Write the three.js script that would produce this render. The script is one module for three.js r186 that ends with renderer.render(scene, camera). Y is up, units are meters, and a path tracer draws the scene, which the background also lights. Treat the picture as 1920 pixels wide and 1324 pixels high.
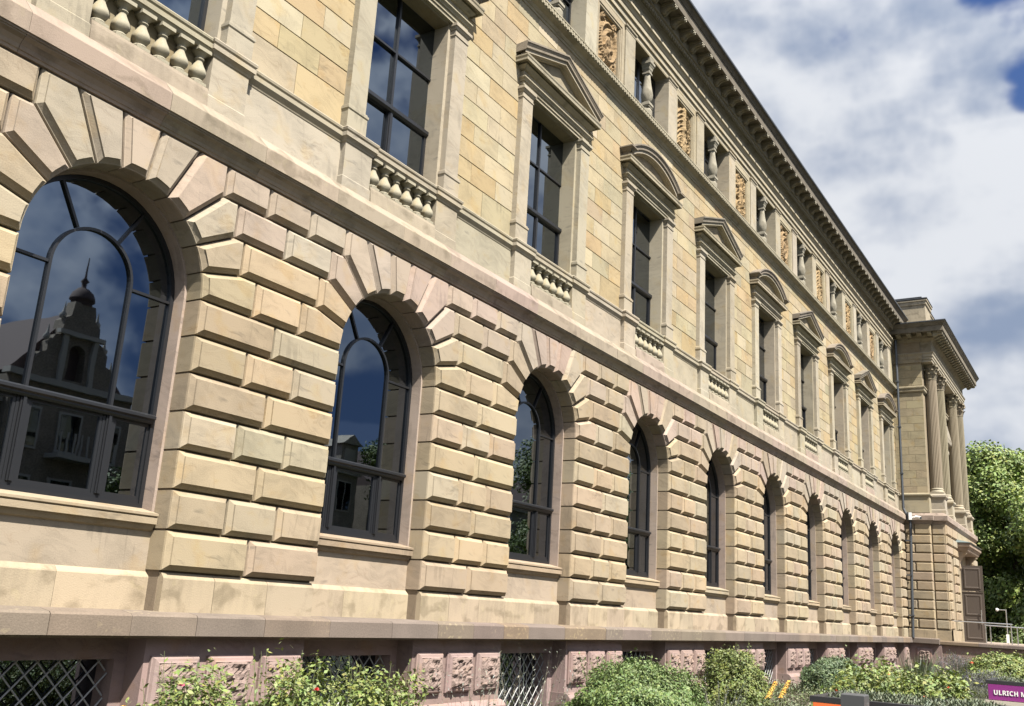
import * as THREE from 'three';
import { mergeGeometries } from 'three/addons/utils/BufferGeometryUtils.js';
import { FontLoader } from 'three/addons/loaders/FontLoader.js';
import { TextGeometry } from 'three/addons/geometries/TextGeometry.js';

// ------------------------------------------------------------------ camera, sky, sun, exposure
const EYE = 1.55;                                   // eye height above the ground, metres
const scene = new THREE.Scene();
const camera = new THREE.PerspectiveCamera(40.42, 1920 / 1324, 0.1, 2000);
camera.position.set(0, EYE, 0);
camera.rotation.set(0.25897, -1.00219, 0.05938, 'YXZ');
scene.add(camera);
const renderer = new THREE.WebGLRenderer({ antialias: true });
renderer.setSize(1024, 706);
renderer.toneMapping = THREE.LinearToneMapping;
renderer.toneMappingExposure = 3.0;
renderer.shadowMap.enabled = true;
const SUN = new THREE.Vector3(-0.228, 0.813, 0.537).normalize();
const sun = new THREE.DirectionalLight(new THREE.Color().setRGB(1, 0.93, 0.82), 5);
sun.position.copy(SUN).multiplyScalar(80).add(new THREE.Vector3(22, 0, -6));
sun.target.position.set(22, 0, -6);
sun.castShadow = true;
Object.assign(sun.shadow.camera, { left: -60, right: 60, top: 50, bottom: -50, near: 1, far: 220 });
sun.shadow.mapSize.set(4096, 4096);
scene.add(sun, sun.target);

// ------------------------------------------------------------------ random numbers and noise
let seed = 20240611;
const rnd = () => { seed = (seed + 0x6D2B79F5) | 0; let t = Math.imul(seed ^ (seed >>> 15), 1 | seed); t = (t + Math.imul(t ^ (t >>> 7), 61 | t)) ^ t; return ((t ^ (t >>> 14)) >>> 0) / 4294967296; };
const rr = (a, b) => a + (b - a) * rnd();
const pick = a => a[Math.floor(rnd() * a.length)];
const PERM = new Uint8Array(512);
{ const p = [...Array(256).keys()]; for (let i = 255; i > 0; i--) { const j = Math.floor(rnd() * (i + 1)); [p[i], p[j]] = [p[j], p[i]]; } for (let i = 0; i < 512; i++) PERM[i] = p[i & 255]; }
const GRAD = []; for (let i = 0; i < 256; i++) { const a = i / 256 * Math.PI * 2; GRAD.push(Math.cos(a), Math.sin(a)); }
// gradient noise, repeating every (px, py) cells
function noise2(x, y, px = 256, py = 256) {
  const xi = Math.floor(x), yi = Math.floor(y), fx = x - xi, fy = y - yi;
  const x0 = ((xi % px) + px) % px, x1 = (x0 + 1) % px, y0 = ((yi % py) + py) % py, y1 = (y0 + 1) % py;
  const u = fx * fx * fx * (fx * (fx * 6 - 15) + 10), v = fy * fy * fy * (fy * (fy * 6 - 15) + 10);
  const g = (ix, iy, dx, dy) => { const h = PERM[(PERM[ix & 255] + iy) & 255] * 2; return GRAD[h] * dx + GRAD[h + 1] * dy; };
  const a = g(x0, y0, fx, fy), b = g(x1, y0, fx - 1, fy), c = g(x0, y1, fx, fy - 1), d = g(x1, y1, fx - 1, fy - 1);
  return (a + (b - a) * u + (c - a + (a - b - c + d) * u) * v) * 1.4;
}
function fbm2(x, y, oct, px = 256, py = 256) { let s = 0, a = 0.5; for (let i = 0; i < oct; i++) { s += a * noise2(x, y, px, py); x *= 2; y *= 2; px *= 2; py *= 2; a *= 0.5; } return s; }
function noise3(x, y, z) {
  const xi = Math.floor(x), yi = Math.floor(y), zi = Math.floor(z), fx = x - xi, fy = y - yi, fz = z - zi, u = fx * fx * (3 - 2 * fx), v = fy * fy * (3 - 2 * fy), w = fz * fz * (3 - 2 * fz);
  const h = (i, j, k) => PERM[(PERM[(PERM[(xi + i) & 255] + yi + j) & 255] + zi + k) & 255] / 127.5 - 1;
  const l = (a, b, t) => a + (b - a) * t;
  return l(l(l(h(0, 0, 0), h(1, 0, 0), u), l(h(0, 1, 0), h(1, 1, 0), u), v), l(l(h(0, 0, 1), h(1, 0, 1), u), l(h(0, 1, 1), h(1, 1, 1), u), v), w);
}
function fbm3(x, y, z, oct) { let s = 0, a = 0.5; for (let i = 0; i < oct; i++) { s += a * noise3(x, y, z); x = x * 2.03 + 3.1; y = y * 2.03 + 1.7; z = z * 2.03 + 5.3; a *= 0.52; } return s; }
const smooth = (a, b, x) => { const t = Math.min(1, Math.max(0, (x - a) / (b - a))); return t * t * (3 - 2 * t); };
const mix = (a, b, t) => a + (b - a) * t;

// ------------------------------------------------------------------ sky: broken cloud over blue
{
  const W = 2816, H = 1408, data = new Float32Array(W * H * 4);
  const K = 0.30;
  // broad masses of this sky, as directions: [x, y, z, width, cover change, light change]
  const marks = [[0.90, 0.40, -0.17, 0.34, 0.36, 0.06], [0.825, 0.562, -0.035, 0.06, -0.85, 0], [0.882, 0.47, -0.025, 0.04, -0.6, 0], [0.824, 0.541, -0.176, 0.03, -0.5, -0.05], [0.843, 0.518, -0.15, 0.018, -0.35, 0],
    [0.915, 0.396, -0.055, 0.05, 0.35, 0.4], [0.935, 0.338, -0.105, 0.05, 0.3, 0.4], [0.832, 0.545, -0.115, 0.045, 0.2, 0.16], [0.889, 0.421, -0.2, 0.10, 0.15, 0.1], [0.966, 0.245, -0.09, 0.055, 0.3, -0.16], [0.975, 0.205, -0.11, 0.045, 0.3, -0.05], [0.866, 0.478, -0.10, 0.045, 0.1, -0.06]];
  const sx = -0.23, sz = 0.54;
  for (let j = 0; j < H; j++) {
    const el = ((j + 0.5) / H - 0.5) * Math.PI, dy = Math.sin(el), ce = Math.cos(el);
    for (let i = 0; i < W; i++) {
      const az = ((i + 0.5) / W - 0.5) * 2 * Math.PI, dx = Math.cos(az) * ce, dz = Math.sin(az) * ce, o = (j * W + i) * 4;
      let r, g, b;
      if (dy < -0.03) { r = 0.16; g = 0.165; b = 0.16; } else {
        const px = dx * 4.2 + 11, py = dy * 6.4 + 4, pz = dz * 4.2 + 7;
        const wv = noise3(px * 1.3 + 9, py * 1.3, pz * 1.3) * 0.25;
        const n = fbm3(px + wv, py, pz - wv, 8), n2 = fbm3(px + wv - 0.08, py + 0.26, pz - wv + 0.16, 6);
        let bl = 0, am = 0.5, fx = px * 2.4 + 3, fy = py * 2.4, fz = pz * 2.4 + 9; for (let q = 0; q < 6; q++) { bl += am * Math.abs(noise3(fx, fy, fz)); fx = fx * 2.03 + 1.3; fy = fy * 2.03 + 2.1; fz *= 2.03; am *= 0.58; }
        let cover = n * 1.0 + 0.42, lit = 0.44 + (n - n2) * 1.25 + (0.34 - bl) * 1.1 + n * 0.2;
        for (const [x, y, z, w, a, l] of marks) { const q = (dx - x) ** 2 + (dy - y) ** 2 + (dz - z) ** 2; if (q < w * w * 9) { const e = Math.exp(-q / (w * w)); cover += a * e; lit += l * e; } }
        const c = 0.96 * smooth(0.10, 0.34, cover + (0.3 - bl) * 0.35), t = smooth(-0.15, 1.05, lit), up = Math.pow(Math.max(dy, 0), 0.4);
        const br = mix(0.30, 0.022, up), bg = mix(0.46, 0.085, up), bb = mix(0.70, 0.36, up);
        const toSun = Math.max(0, dx * SUN.x + dy * SUN.y + dz * SUN.z), glare = 1 + 2.2 * toSun * toSun;
        const cr = glare * mix(0.33, 0.90, t), cg = glare * mix(0.41, 0.925, t), cb = glare * mix(0.565, 0.97, t);
        r = mix(br, cr, c); g = mix(bg, cg, c); b = mix(bb, cb, c);
      }
      data[o] = r * K; data[o + 1] = g * K; data[o + 2] = b * K; data[o + 3] = 1;
    }
  }
  const t = new THREE.DataTexture(data, W, H, THREE.RGBAFormat, THREE.FloatType);
  t.mapping = THREE.EquirectangularReflectionMapping; t.magFilter = t.minFilter = THREE.LinearFilter; t.wrapS = THREE.RepeatWrapping; t.needsUpdate = true;
  scene.background = t; scene.environment = t;
}

// ------------------------------------------------------------------ textures (what the surfaces are made of)
function dataTex(N, fn, srgb, metres) {
  const d = new Uint8Array(N * N * 4);
  for (let y = 0; y < N; y++) for (let x = 0; x < N; x++) { const c = fn(x / N, y / N), o = (y * N + x) * 4; for (let k = 0; k < 3; k++) d[o + k] = Math.max(0, Math.min(255, Math.round(c[k] * 255))); d[o + 3] = 255; }
  const t = new THREE.DataTexture(d, N, N); t.wrapS = t.wrapT = THREE.RepeatWrapping; t.magFilter = THREE.LinearFilter; t.minFilter = THREE.LinearMipmapLinearFilter; t.generateMipmaps = true;
  t.repeat.set(1 / metres, 1 / metres); if (srgb) t.colorSpace = THREE.SRGBColorSpace; t.needsUpdate = true; return t;
}
const sr = l => l <= 0.0031308 ? 12.92 * l : 1.055 * Math.pow(l, 1 / 2.4) - 0.055;
const srgb = a => a.map(v => sr(Math.min(1, Math.max(0, v))));
// sandstone: fine grain, clouded tone, sloping beds and veins, small pits and iron stains; multiplies a stone's own colour
const stoneMap = dataTex(1024, (u, v) => {
  const grain = fbm2(u * 140, v * 140, 2, 140, 140), cloud = fbm2(u * 3, v * 3, 4, 3, 3);
  const warp = fbm2(u * 4 + 9, v * 4, 3, 4, 4), bed = fbm2(u * 4 + warp * 0.9, v * 24 + u * 4 + warp * 3.2, 4, 4, 24);
  const vein = Math.pow(1 - Math.min(1, Math.abs(fbm2(u * 3 + warp * 1.2, v * 12 + u * 6 + warp * 3.5, 3, 3, 12)) * 6), 4) * smooth(-0.05, 0.25, fbm2(u * 3 + 13, v * 3 + 4, 3, 3, 3));
  const iron = smooth(0.08, 0.45, fbm2(u * 5 + 3, v * 5 + 8, 4, 5, 5)), grime = smooth(0.12, 0.5, fbm2(u * 7 + 21 + warp * 0.5, v * 26 + u * 7 + warp * 1.5, 6, 7, 26)) * smooth(-0.1, 0.3, fbm2(u * 3 + 2, v * 3 + 17, 3, 3, 3));
  const drip = smooth(0.16, 0.42, fbm2(u * 22, v * 2.0 + 5, 4, 22, 2)) * smooth(0.0, 0.3, fbm2(u * 3 + 40, v * 3 + 3, 3, 3, 3));
  const pit = noise2(u * 70 + 5, v * 70, 70, 70) > 0.88 ? 0.5 : 1;
  let s = (0.95 + grain * 0.17 + cloud * 0.3 + bed * 0.2) * (1 - vein * 0.17) * pit * (1 - drip * 0.2);
  return srgb([s * (1 - grime * 0.34), s * (1 - iron * 0.06 - grime * 0.33 - vein * 0.03), s * (1 - iron * 0.17 - grime * 0.31 - vein * 0.06)]);
}, true, 1.7);
const stoneBump = dataTex(512, (u, v) => { const s = 0.5 + fbm2(u * 64, v * 64, 3, 64, 64) * 0.5 + fbm2(u * 6, v * 6, 3, 6, 6) * 0.3; return [s, s, s]; }, false, 0.8);
// weathered stone of cornices and ledges: grey crust and pale lichen in blots
const crustMap = dataTex(1024, (u, v) => {
  const grain = fbm2(u * 120, v * 120, 2, 120, 120), cloud = fbm2(u * 3, v * 3, 5, 3, 3), warp = fbm2(u * 4 + 2, v * 4 + 6, 3, 4, 4), blot = smooth(-0.06, 0.46, fbm2(u * 6 + 4 + warp * 0.6, v * 9 + warp * 1, 6, 6, 9)), lich = smooth(0.22, 0.40, fbm2(u * 14, v * 14 + 7, 4, 14, 14));
  const streak = fbm2(u * 26, v * 3 + 3, 4, 26, 3);
  const s = (0.95 + grain * 0.13 + cloud * 0.3 + streak * 0.14) * (1 - blot * 0.34);
  return srgb([s + lich * 0.05, s * (1 - blot * 0.015) + lich * 0.06, s * (1 - blot * 0.05) + lich * 0.02]);
}, true, 2.1);
// the red plinth stone with a scatter of pale lichen spots on its ledge
const ledgeMap = dataTex(1024, (u, v) => {
  const grain = fbm2(u * 120, v * 120, 2, 120, 120), cloud = fbm2(u * 4, v * 4, 5, 4, 4), zone = smooth(0.02, 0.3, fbm2(u * 2 + 5, v * 2, 3, 2, 2)), spot = smooth(0.30, 0.42, noise2(u * 46, v * 46 + 3, 46, 46)) * zone;
  const s = 0.92 + grain * 0.24 + cloud * 0.3;
  return srgb([mix(s, 1.55, spot * 0.7), mix(s, 1.6, spot * 0.7), mix(s, 1.35, spot * 0.7)].map(x => x * 0.62));
}, true, 2.4);
const groundMap = dataTex(512, (u, v) => { const s = 0.8 + fbm2(u * 40, v * 40, 3, 40, 40) * 0.5 + fbm2(u * 4, v * 4, 3, 4, 4) * 0.3; return srgb([s, s, s]); }, true, 3);

const paneBump = dataTex(256, (u, v) => { const q = 0.5 + fbm2(u * 3, v * 3, 3, 3, 3) * 0.9; return [q, q, q]; }, false, 1.3);
const C = (r, g, b) => new THREE.Color().setRGB(r, g, b);
const stoneMat = (map, bump = 0.0016, rough = 0.92) => new THREE.MeshStandardMaterial({ color: 0xffffff, vertexColors: true, map, bumpMap: stoneBump, bumpScale: bump, roughness: rough });
const M = {
  stone: stoneMat(stoneMap), crust: stoneMat(crustMap, 0.002, 0.95), ledge: stoneMat(ledgeMap, 0.002, 0.95), rough: stoneMat(stoneMap, 0.012, 0.97),
  frame: new THREE.MeshStandardMaterial({ color: C(0.0095, 0.0105, 0.013), roughness: 0.4 }),
  glass: new THREE.MeshPhysicalMaterial({ color: C(0.14, 0.165, 0.195), roughness: 0.012, metalness: 1, bumpMap: paneBump, bumpScale: 0.00014 }),
  iron: new THREE.MeshStandardMaterial({ color: C(0.27, 0.275, 0.28), roughness: 0.55, metalness: 0.3 }),
  zinc: new THREE.MeshStandardMaterial({ color: C(0.055, 0.062, 0.072), roughness: 0.5, metalness: 0.35 }),
  gutter: new THREE.MeshStandardMaterial({ color: C(0.05, 0.055, 0.062), roughness: 0.5, metalness: 0.3 }),
  copper: new THREE.MeshStandardMaterial({ color: C(0.27, 0.34, 0.35), roughness: 0.6, metalness: 0.2 }),
  steel: new THREE.MeshStandardMaterial({ color: C(0.62, 0.62, 0.61), roughness: 0.3, metalness: 0.9 }),
  white: new THREE.MeshStandardMaterial({ color: C(0.72, 0.72, 0.70), roughness: 0.45 }),
  bronze: new THREE.MeshStandardMaterial({ color: C(0.075, 0.06, 0.05), roughness: 0.5, metalness: 0.3 }),
  plain: new THREE.MeshStandardMaterial({ color: 0xffffff, vertexColors: true, roughness: 0.95 }),
  roof: new THREE.MeshStandardMaterial({ color: C(0.06, 0.06, 0.065), roughness: 0.8 }),
};
// stone colours (linear): ground floor, upper floor, weathered, red base
const T = {
  pier: [[0.248, 0.201, 0.135], [0.260, 0.211, 0.143], [0.232, 0.190, 0.133], [0.256, 0.201, 0.146], [0.248, 0.213, 0.154], [0.225, 0.178, 0.122], [0.272, 0.215, 0.141]],
  arch: [[0.248, 0.204, 0.161], [0.256, 0.204, 0.169], [0.236, 0.200, 0.156], [0.248, 0.214, 0.173], [0.264, 0.204, 0.167], [0.244, 0.202, 0.148]],
  upper: [[0.268, 0.228, 0.145], [0.252, 0.206, 0.122], [0.278, 0.235, 0.15], [0.262, 0.20, 0.108], [0.236, 0.206, 0.138], [0.272, 0.212, 0.122], [0.285, 0.245, 0.168], [0.245, 0.20, 0.13]],
  trim: [[0.260, 0.230, 0.175], [0.248, 0.218, 0.163], [0.268, 0.238, 0.186]],
  crust: [[0.152, 0.132, 0.103], [0.140, 0.122, 0.096], [0.164, 0.140, 0.107]],
  belt: [[0.224, 0.184, 0.141], [0.216, 0.172, 0.137], [0.228, 0.178, 0.148], [0.216, 0.184, 0.137]],
  red: [[0.212, 0.152, 0.141], [0.199, 0.141, 0.129], [0.220, 0.161, 0.152]],
  ledge: [[0.225, 0.172, 0.135], [0.218, 0.178, 0.138], [0.208, 0.165, 0.142], [0.235, 0.175, 0.122], [0.20, 0.162, 0.138]],
  relief: [[0.215, 0.15, 0.075], [0.205, 0.142, 0.075], [0.225, 0.162, 0.085]],
};

// ------------------------------------------------------------------ mesh building
class MB {
  constructor() { this.p = []; this.n = []; this.u = []; this.ou = rr(0, 9); this.ov = rr(0, 9); this.rot = rr(-0.16, 0.16) + (rnd() < 0.5 ? Math.PI : 0); }
  vert(P, N, uv) { this.p.push(...P); this.n.push(...N); this.u.push(...uv); }
  uv(P, N) {
    const ax = Math.abs(N[0]), ay = Math.abs(N[1]), az = Math.abs(N[2]); let a, b;
    if (az >= ax && az >= ay) { a = P[0]; b = P[1]; } else if (ax >= ay) { a = P[2]; b = P[1]; } else { a = P[0]; b = P[2]; }
    const c = Math.cos(this.rot), s = Math.sin(this.rot);
    return [a * c - b * s + this.ou, a * s + b * c + this.ov];
  }
  face(pts, N) {
    if (N && pts.length > 2) { const [A, B, D] = pts, ux = B[0] - A[0], uy = B[1] - A[1], uz = B[2] - A[2], vx = D[0] - A[0], vy = D[1] - A[1], vz = D[2] - A[2]; if ((uy * vz - uz * vy) * N[0] + (uz * vx - ux * vz) * N[1] + (ux * vy - uy * vx) * N[2] < 0) pts = [...pts].reverse(); }
    if (!N) { let x = 0, y = 0, z = 0; for (let i = 0; i < pts.length; i++) { const a = pts[i], b = pts[(i + 1) % pts.length]; x += (a[1] - b[1]) * (a[2] + b[2]); y += (a[2] - b[2]) * (a[0] + b[0]); z += (a[0] - b[0]) * (a[1] + b[1]); } const l = Math.hypot(x, y, z) || 1; N = [x / l, y / l, z / l]; }
    for (let i = 1; i < pts.length - 1; i++) for (const P of [pts[0], pts[i], pts[i + 1]]) this.vert(P, N, this.uv(P, N));
    return this;
  }
  box(x0, x1, y0, y1, z0, z1) {
    this.face([[x0, y0, z1], [x1, y0, z1], [x1, y1, z1], [x0, y1, z1]], [0, 0, 1]); this.face([[x1, y0, z0], [x0, y0, z0], [x0, y1, z0], [x1, y1, z0]], [0, 0, -1]);
    this.face([[x0, y0, z0], [x0, y0, z1], [x0, y1, z1], [x0, y1, z0]], [-1, 0, 0]); this.face([[x1, y0, z1], [x1, y0, z0], [x1, y1, z0], [x1, y1, z1]], [1, 0, 0]);
    this.face([[x0, y1, z1], [x1, y1, z1], [x1, y1, z0], [x0, y1, z0]], [0, 1, 0]); this.face([[x0, y0, z0], [x1, y0, z0], [x1, y0, z1], [x0, y0, z1]], [0, -1, 0]); return this;
  }
  // a profile of [z, y] points drawn along x
  alongX(prof, x0, x1, cap = true) {
    for (let i = 0; i < prof.length - 1; i++) { const [za, ya] = prof[i], [zb, yb] = prof[i + 1]; this.face([[x0, ya, za], [x1, ya, za], [x1, yb, zb], [x0, yb, zb]]); }
    if (cap) for (const x of [x0, x1]) this.flat(prof.map(([z, y]) => [z, y]), ([z, y]) => [x, y, z], [x === x0 ? -1 : 1, 0, 0]);
    return this;
  }
  alongZ(prof, z0, z1) {   // profile of [x, y]
    for (let i = 0; i < prof.length - 1; i++) { const [xa, ya] = prof[i], [xb, yb] = prof[i + 1]; this.face([[xa, ya, z0], [xa, ya, z1], [xb, yb, z1], [xb, yb, z0]]); }
    for (const z of [z0, z1]) this.flat(prof, ([x, y]) => [x, y, z], [0, 0, z === z0 ? -1 : 1]); return this;
  }
  flat(poly, map, N, holes = []) {
    const pts = poly.map(a => new THREE.Vector2(a[0], a[1])), hs = holes.map(h => h.map(a => new THREE.Vector2(a[0], a[1])));
    const all = [...poly, ...holes.flat()], tr = THREE.ShapeUtils.triangulateShape(pts, hs);
    for (const t of tr) {
      const [A, B, D] = t.map(k => map(all[k])), ux = B[0] - A[0], uy = B[1] - A[1], uz = B[2] - A[2], vx = D[0] - A[0], vy = D[1] - A[1], vz = D[2] - A[2];
      const out = (uy * vz - uz * vy) * N[0] + (uz * vx - ux * vz) * N[1] + (ux * vy - uy * vx) * N[2];
      for (const P of out < 0 ? [A, D, B] : [A, B, D]) this.vert(P, N, this.uv(P, N));
    } return this;
  }
  // outline in x, y raised from z0 to z1, with holes
  prism(poly, z0, z1, holes = []) {
    this.flat(poly, ([x, y]) => [x, y, z1], [0, 0, 1], holes); this.flat(poly, ([x, y]) => [x, y, z0], [0, 0, -1], holes);
    for (const L of [poly, ...holes]) for (let i = 0; i < L.length; i++) { const a = L[i], b = L[(i + 1) % L.length]; this.face([[a[0], a[1], z0], [b[0], b[1], z0], [b[0], b[1], z1], [a[0], a[1], z1]]); }
    return this;
  }
  // loops of equal length joined by quads, the last one capped
  loops(Ls) {
    for (let k = 0; k < Ls.length - 1; k++) { const A = Ls[k], B = Ls[k + 1]; for (let i = 0; i < A.length; i++) { const j = (i + 1) % A.length; this.face([A[i], A[j], B[j], B[i]]); } }
    const L = Ls[Ls.length - 1]; this.flat(L, P => [P[0], P[1], L[0][2]], [0, 0, 1]); return this;
  }
  // moulded block against a wall: steps of [projection, y], returned round both ends
  stack(x0, x1, zb, zf, steps, capTop = true) {
    for (let i = 0; i < steps.length - 1; i++) {
      const [a, ya] = steps[i], [b, yb] = steps[i + 1];
      this.face([[x0 - a, ya, zf + a], [x1 + a, ya, zf + a], [x1 + b, yb, zf + b], [x0 - b, yb, zf + b]]);
      this.face([[x0 - a, ya, zb], [x0 - a, ya, zf + a], [x0 - b, yb, zf + b], [x0 - b, yb, zb]]);
      this.face([[x1 + a, ya, zf + a], [x1 + a, ya, zb], [x1 + b, yb, zb], [x1 + b, yb, zf + b]]);
    }
    const f = steps[0], l = steps[steps.length - 1];
    this.face([[x0 - f[0], f[1], zb], [x1 + f[0], f[1], zb], [x1 + f[0], f[1], zf + f[0]], [x0 - f[0], f[1], zf + f[0]]], [0, -1, 0]);
    if (capTop) this.face([[x0 - l[0], l[1], zf + l[0]], [x1 + l[0], l[1], zf + l[0]], [x1 + l[0], l[1], zb], [x0 - l[0], l[1], zb]], [0, 1, 0]);
    return this;
  }
  lathe(prof, cx, cz, seg = 16, flute = 0, nfl = 0) {   // [r, y] round a vertical axis, smooth
    const nr = prof.length, N = [];
    for (let i = 0; i < nr; i++) { const a = prof[Math.max(0, i - 1)], b = prof[Math.min(nr - 1, i + 1)]; const l = Math.hypot(b[1] - a[1], b[0] - a[0]) || 1; N.push([(b[1] - a[1]) / l, -(b[0] - a[0]) / l]); }
    const at = (i, k) => { const t = k / seg * Math.PI * 2, r = prof[i][0] - (flute ? flute * Math.max(0, Math.sin(t * nfl)) : 0); return [[cx + Math.cos(t) * r, prof[i][1], cz + Math.sin(t) * r], [Math.cos(t) * N[i][0], N[i][1], Math.sin(t) * N[i][0]], [t * 0.3 + this.ou, prof[i][1] + this.ov]]; };
    for (let i = 0; i < nr - 1; i++) for (let k = 0; k < seg; k++) { const q = [at(i, k), at(i, k + 1), at(i + 1, k + 1), at(i + 1, k)]; if (flute) this.face(q.map(z => z[0])); else for (const m of [0, 2, 1, 0, 3, 2]) this.vert(...q[m]); }
    return this;
  }
  bar(a, b, r, seg = 6) {   // round bar
    const A = new THREE.Vector3(...a), B = new THREE.Vector3(...b), d = B.clone().sub(A).normalize(), s = new THREE.Vector3(Math.abs(d.y) > 0.9 ? 1 : 0, Math.abs(d.y) > 0.9 ? 0 : 1, 0).cross(d).normalize(), t = d.clone().cross(s);
    const at = (P, k, rad) => { const q = k / seg * 2 * Math.PI, n = s.clone().multiplyScalar(Math.cos(q)).addScaledVector(t, Math.sin(q)); return [P.clone().addScaledVector(n, rad).toArray(), n.toArray(), [q * 0.2, P.y]]; };
    const rb = Array.isArray(r) ? r[1] : r, ra = Array.isArray(r) ? r[0] : r;
    for (let k = 0; k < seg; k++) { const q = [at(A, k, ra), at(A, k + 1, ra), at(B, k + 1, rb), at(B, k, rb)]; for (const m of [0, 1, 2, 0, 2, 3]) this.vert(...q[m]); }
    this.face([...Array(seg).keys()].map(k => at(A, seg - k, ra)[0])); this.face([...Array(seg).keys()].map(k => at(B, k, rb)[0])); return this;
  }
  geometry(tint) {
    const g = new THREE.BufferGeometry();
    g.setAttribute('position', new THREE.Float32BufferAttribute(this.p, 3)); g.setAttribute('normal', new THREE.Float32BufferAttribute(this.n, 3)); g.setAttribute('uv', new THREE.Float32BufferAttribute(this.u, 2));
    if (tint) { const n = this.p.length / 3, c = new Float32Array(n * 3); for (let i = 0; i < n; i++) c.set(tint, i * 3); g.setAttribute('color', new THREE.BufferAttribute(c, 3)); }
    return g;
  }
  // one mesh; coordinates are relative to the eye height unless abs is set
  build(name, mat, parent, tint, abs) {
    const g = this.geometry(tint); g.computeBoundingBox(); const b = g.boundingBox, c = [(b.min.x + b.max.x) / 2, b.min.y, (b.min.z + b.max.z) / 2];
    g.translate(-c[0], -c[1], -c[2]); const m = new THREE.Mesh(g, mat); m.name = name; m.position.set(c[0], c[1] + (abs ? 0 : EYE), c[2]); m.castShadow = m.receiveShadow = true; parent.add(m); return m;
  }
}
const jit = (c, s = 0.085) => { const k = 1 + rr(-s, s); return c.map(v => v * k * (1 + rr(-0.02, 0.02))); };
const tone = a => jit(pick(a));
const used = {};
function thing(name, label, category, pos = [0, 0, 0], group) {
  const o = new THREE.Group(); used[name] = (used[name] || 0) + 1; o.name = used[name] > 1 ? name + '_' + String(used[name] - 1).padStart(3, '0') : name;
  o.position.set(...pos); o.userData = { label, category }; if (group) o.userData.group = group; scene.add(o); return o;
}
const sub = (name, parent, pos = [0, 0, 0]) => { const o = new THREE.Group(); o.name = name; o.position.set(...pos); parent.add(o); return o; };
const inst = (geo, name, mat, parent, pos) => { const m = new THREE.Mesh(geo, mat); m.name = name; m.position.set(pos[0], pos[1] + EYE, pos[2]); m.castShadow = m.receiveShadow = true; parent.add(m); return m; };

// inset of a counter-clockwise outline, one distance per edge
function inset(P, d) {
  const n = P.length, L = [];
  for (let i = 0; i < n; i++) { const a = P[i], b = P[(i + 1) % n], l = Math.hypot(b[0] - a[0], b[1] - a[1]) || 1, nx = -(b[1] - a[1]) / l, ny = (b[0] - a[0]) / l; L.push([nx, ny, nx * a[0] + ny * a[1] + d[i]]); }
  return P.map((p, i) => { const A = L[(i + n - 1) % n], B = L[i], det = A[0] * B[1] - A[1] * B[0]; if (Math.abs(det) < 1e-4) return [p[0] + B[0] * d[i], p[1] + B[1] * d[i]]; return [(A[2] * B[1] - A[1] * B[2]) / det, (A[0] * B[2] - A[2] * B[0]) / det]; });
}

// ------------------------------------------------------------------ ground
{
  const g = new MB(); g.face([[-400, 0, -400], [-400, 0, 400], [400, 0, 400], [400, 0, -400]], [0, 1, 0]);
  const m = g.build('ground', new THREE.MeshStandardMaterial({ color: C(0.045, 0.05, 0.027), map: groundMap, roughness: 0.95 }), scene, null, true); m.userData = { kind: 'structure' };
  const b = new MB(); b.face([[-6, 0.02, -7.5], [-6, 0.02, -4.4], [42.6, 0.02, -4.4], [42.6, 0.02, -7.5]], [0, 1, 0]);
  const s = b.build('planting_bed', new THREE.MeshStandardMaterial({ color: C(0.07, 0.055, 0.04), map: groundMap, roughness: 1 }), scene, null, true); s.userData = { kind: 'structure' };
}

// ------------------------------------------------------------------ the museum
const museum = thing('museum', 'long sandstone museum with arched ground-floor windows and a columned corner pavilion', 'building');
const X0 = -0.887, X1 = 43.2, BAYS = 11, AC = 1.113, AR = 0.965, YS = 2.815;   // wall ends, bays, arch axis, arch radius, springing
const ZJ = -7.644, ZI = -7.854, ZW = -8.04;                                    // joint plane, inner edge of the stone reveal, window plane
const count = {};
const many = (name, most = 300) => (count[name] = (count[name] || 0) + 1) <= most;

// solid masses behind the facing stones
{
  const b = new MB();
  b.box(X0, X1, -1.55, 13.2, -9.0, -8.13);
  for (let k = 0; k < BAYS; k++) {
    const x = 4 * k, a = x + AC, H = [[x - 0.887, YS - 0.01], [a - AR - 0.02, YS - 0.01]];
    for (let i = 0; i <= 24; i++) { const t = Math.PI - i / 24 * Math.PI; H.push([a + Math.cos(t) * (AR + 0.02), YS + Math.sin(t) * (AR + 0.02)]); }
    const xr = Math.min(x + 3.113, X1);
    H.push([a + AR + 0.02, YS - 0.01], [xr, YS - 0.01], [xr, 4.6], [x - 0.887, 4.6]);
    b.prism(H, -8.13, ZJ - 0.035);
    b.box(x - 0.887, x + AC - AR - 0.02, -0.3, YS - 0.01, -8.13, ZJ - 0.035); b.box(x + AC + AR + 0.02, xr, -0.3, YS - 0.01, -8.13, ZJ - 0.035);
  }
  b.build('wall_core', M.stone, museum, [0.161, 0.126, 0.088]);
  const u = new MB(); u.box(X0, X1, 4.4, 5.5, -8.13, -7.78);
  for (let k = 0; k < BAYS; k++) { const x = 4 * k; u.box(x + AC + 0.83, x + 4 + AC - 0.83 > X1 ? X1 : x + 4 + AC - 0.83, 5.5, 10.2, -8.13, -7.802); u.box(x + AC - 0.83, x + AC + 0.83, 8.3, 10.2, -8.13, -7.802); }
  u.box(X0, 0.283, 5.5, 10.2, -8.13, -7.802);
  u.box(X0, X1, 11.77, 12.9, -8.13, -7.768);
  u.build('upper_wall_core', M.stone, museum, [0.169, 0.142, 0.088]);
}
// roof behind the cornice
new MB().alongX([[-7.3, 13.30], [-9.0, 13.6], [-16, 15.2], [-16, 12.5], [-9, 12.5]], X0, X1).build('roof', M.roof, museum);

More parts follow.
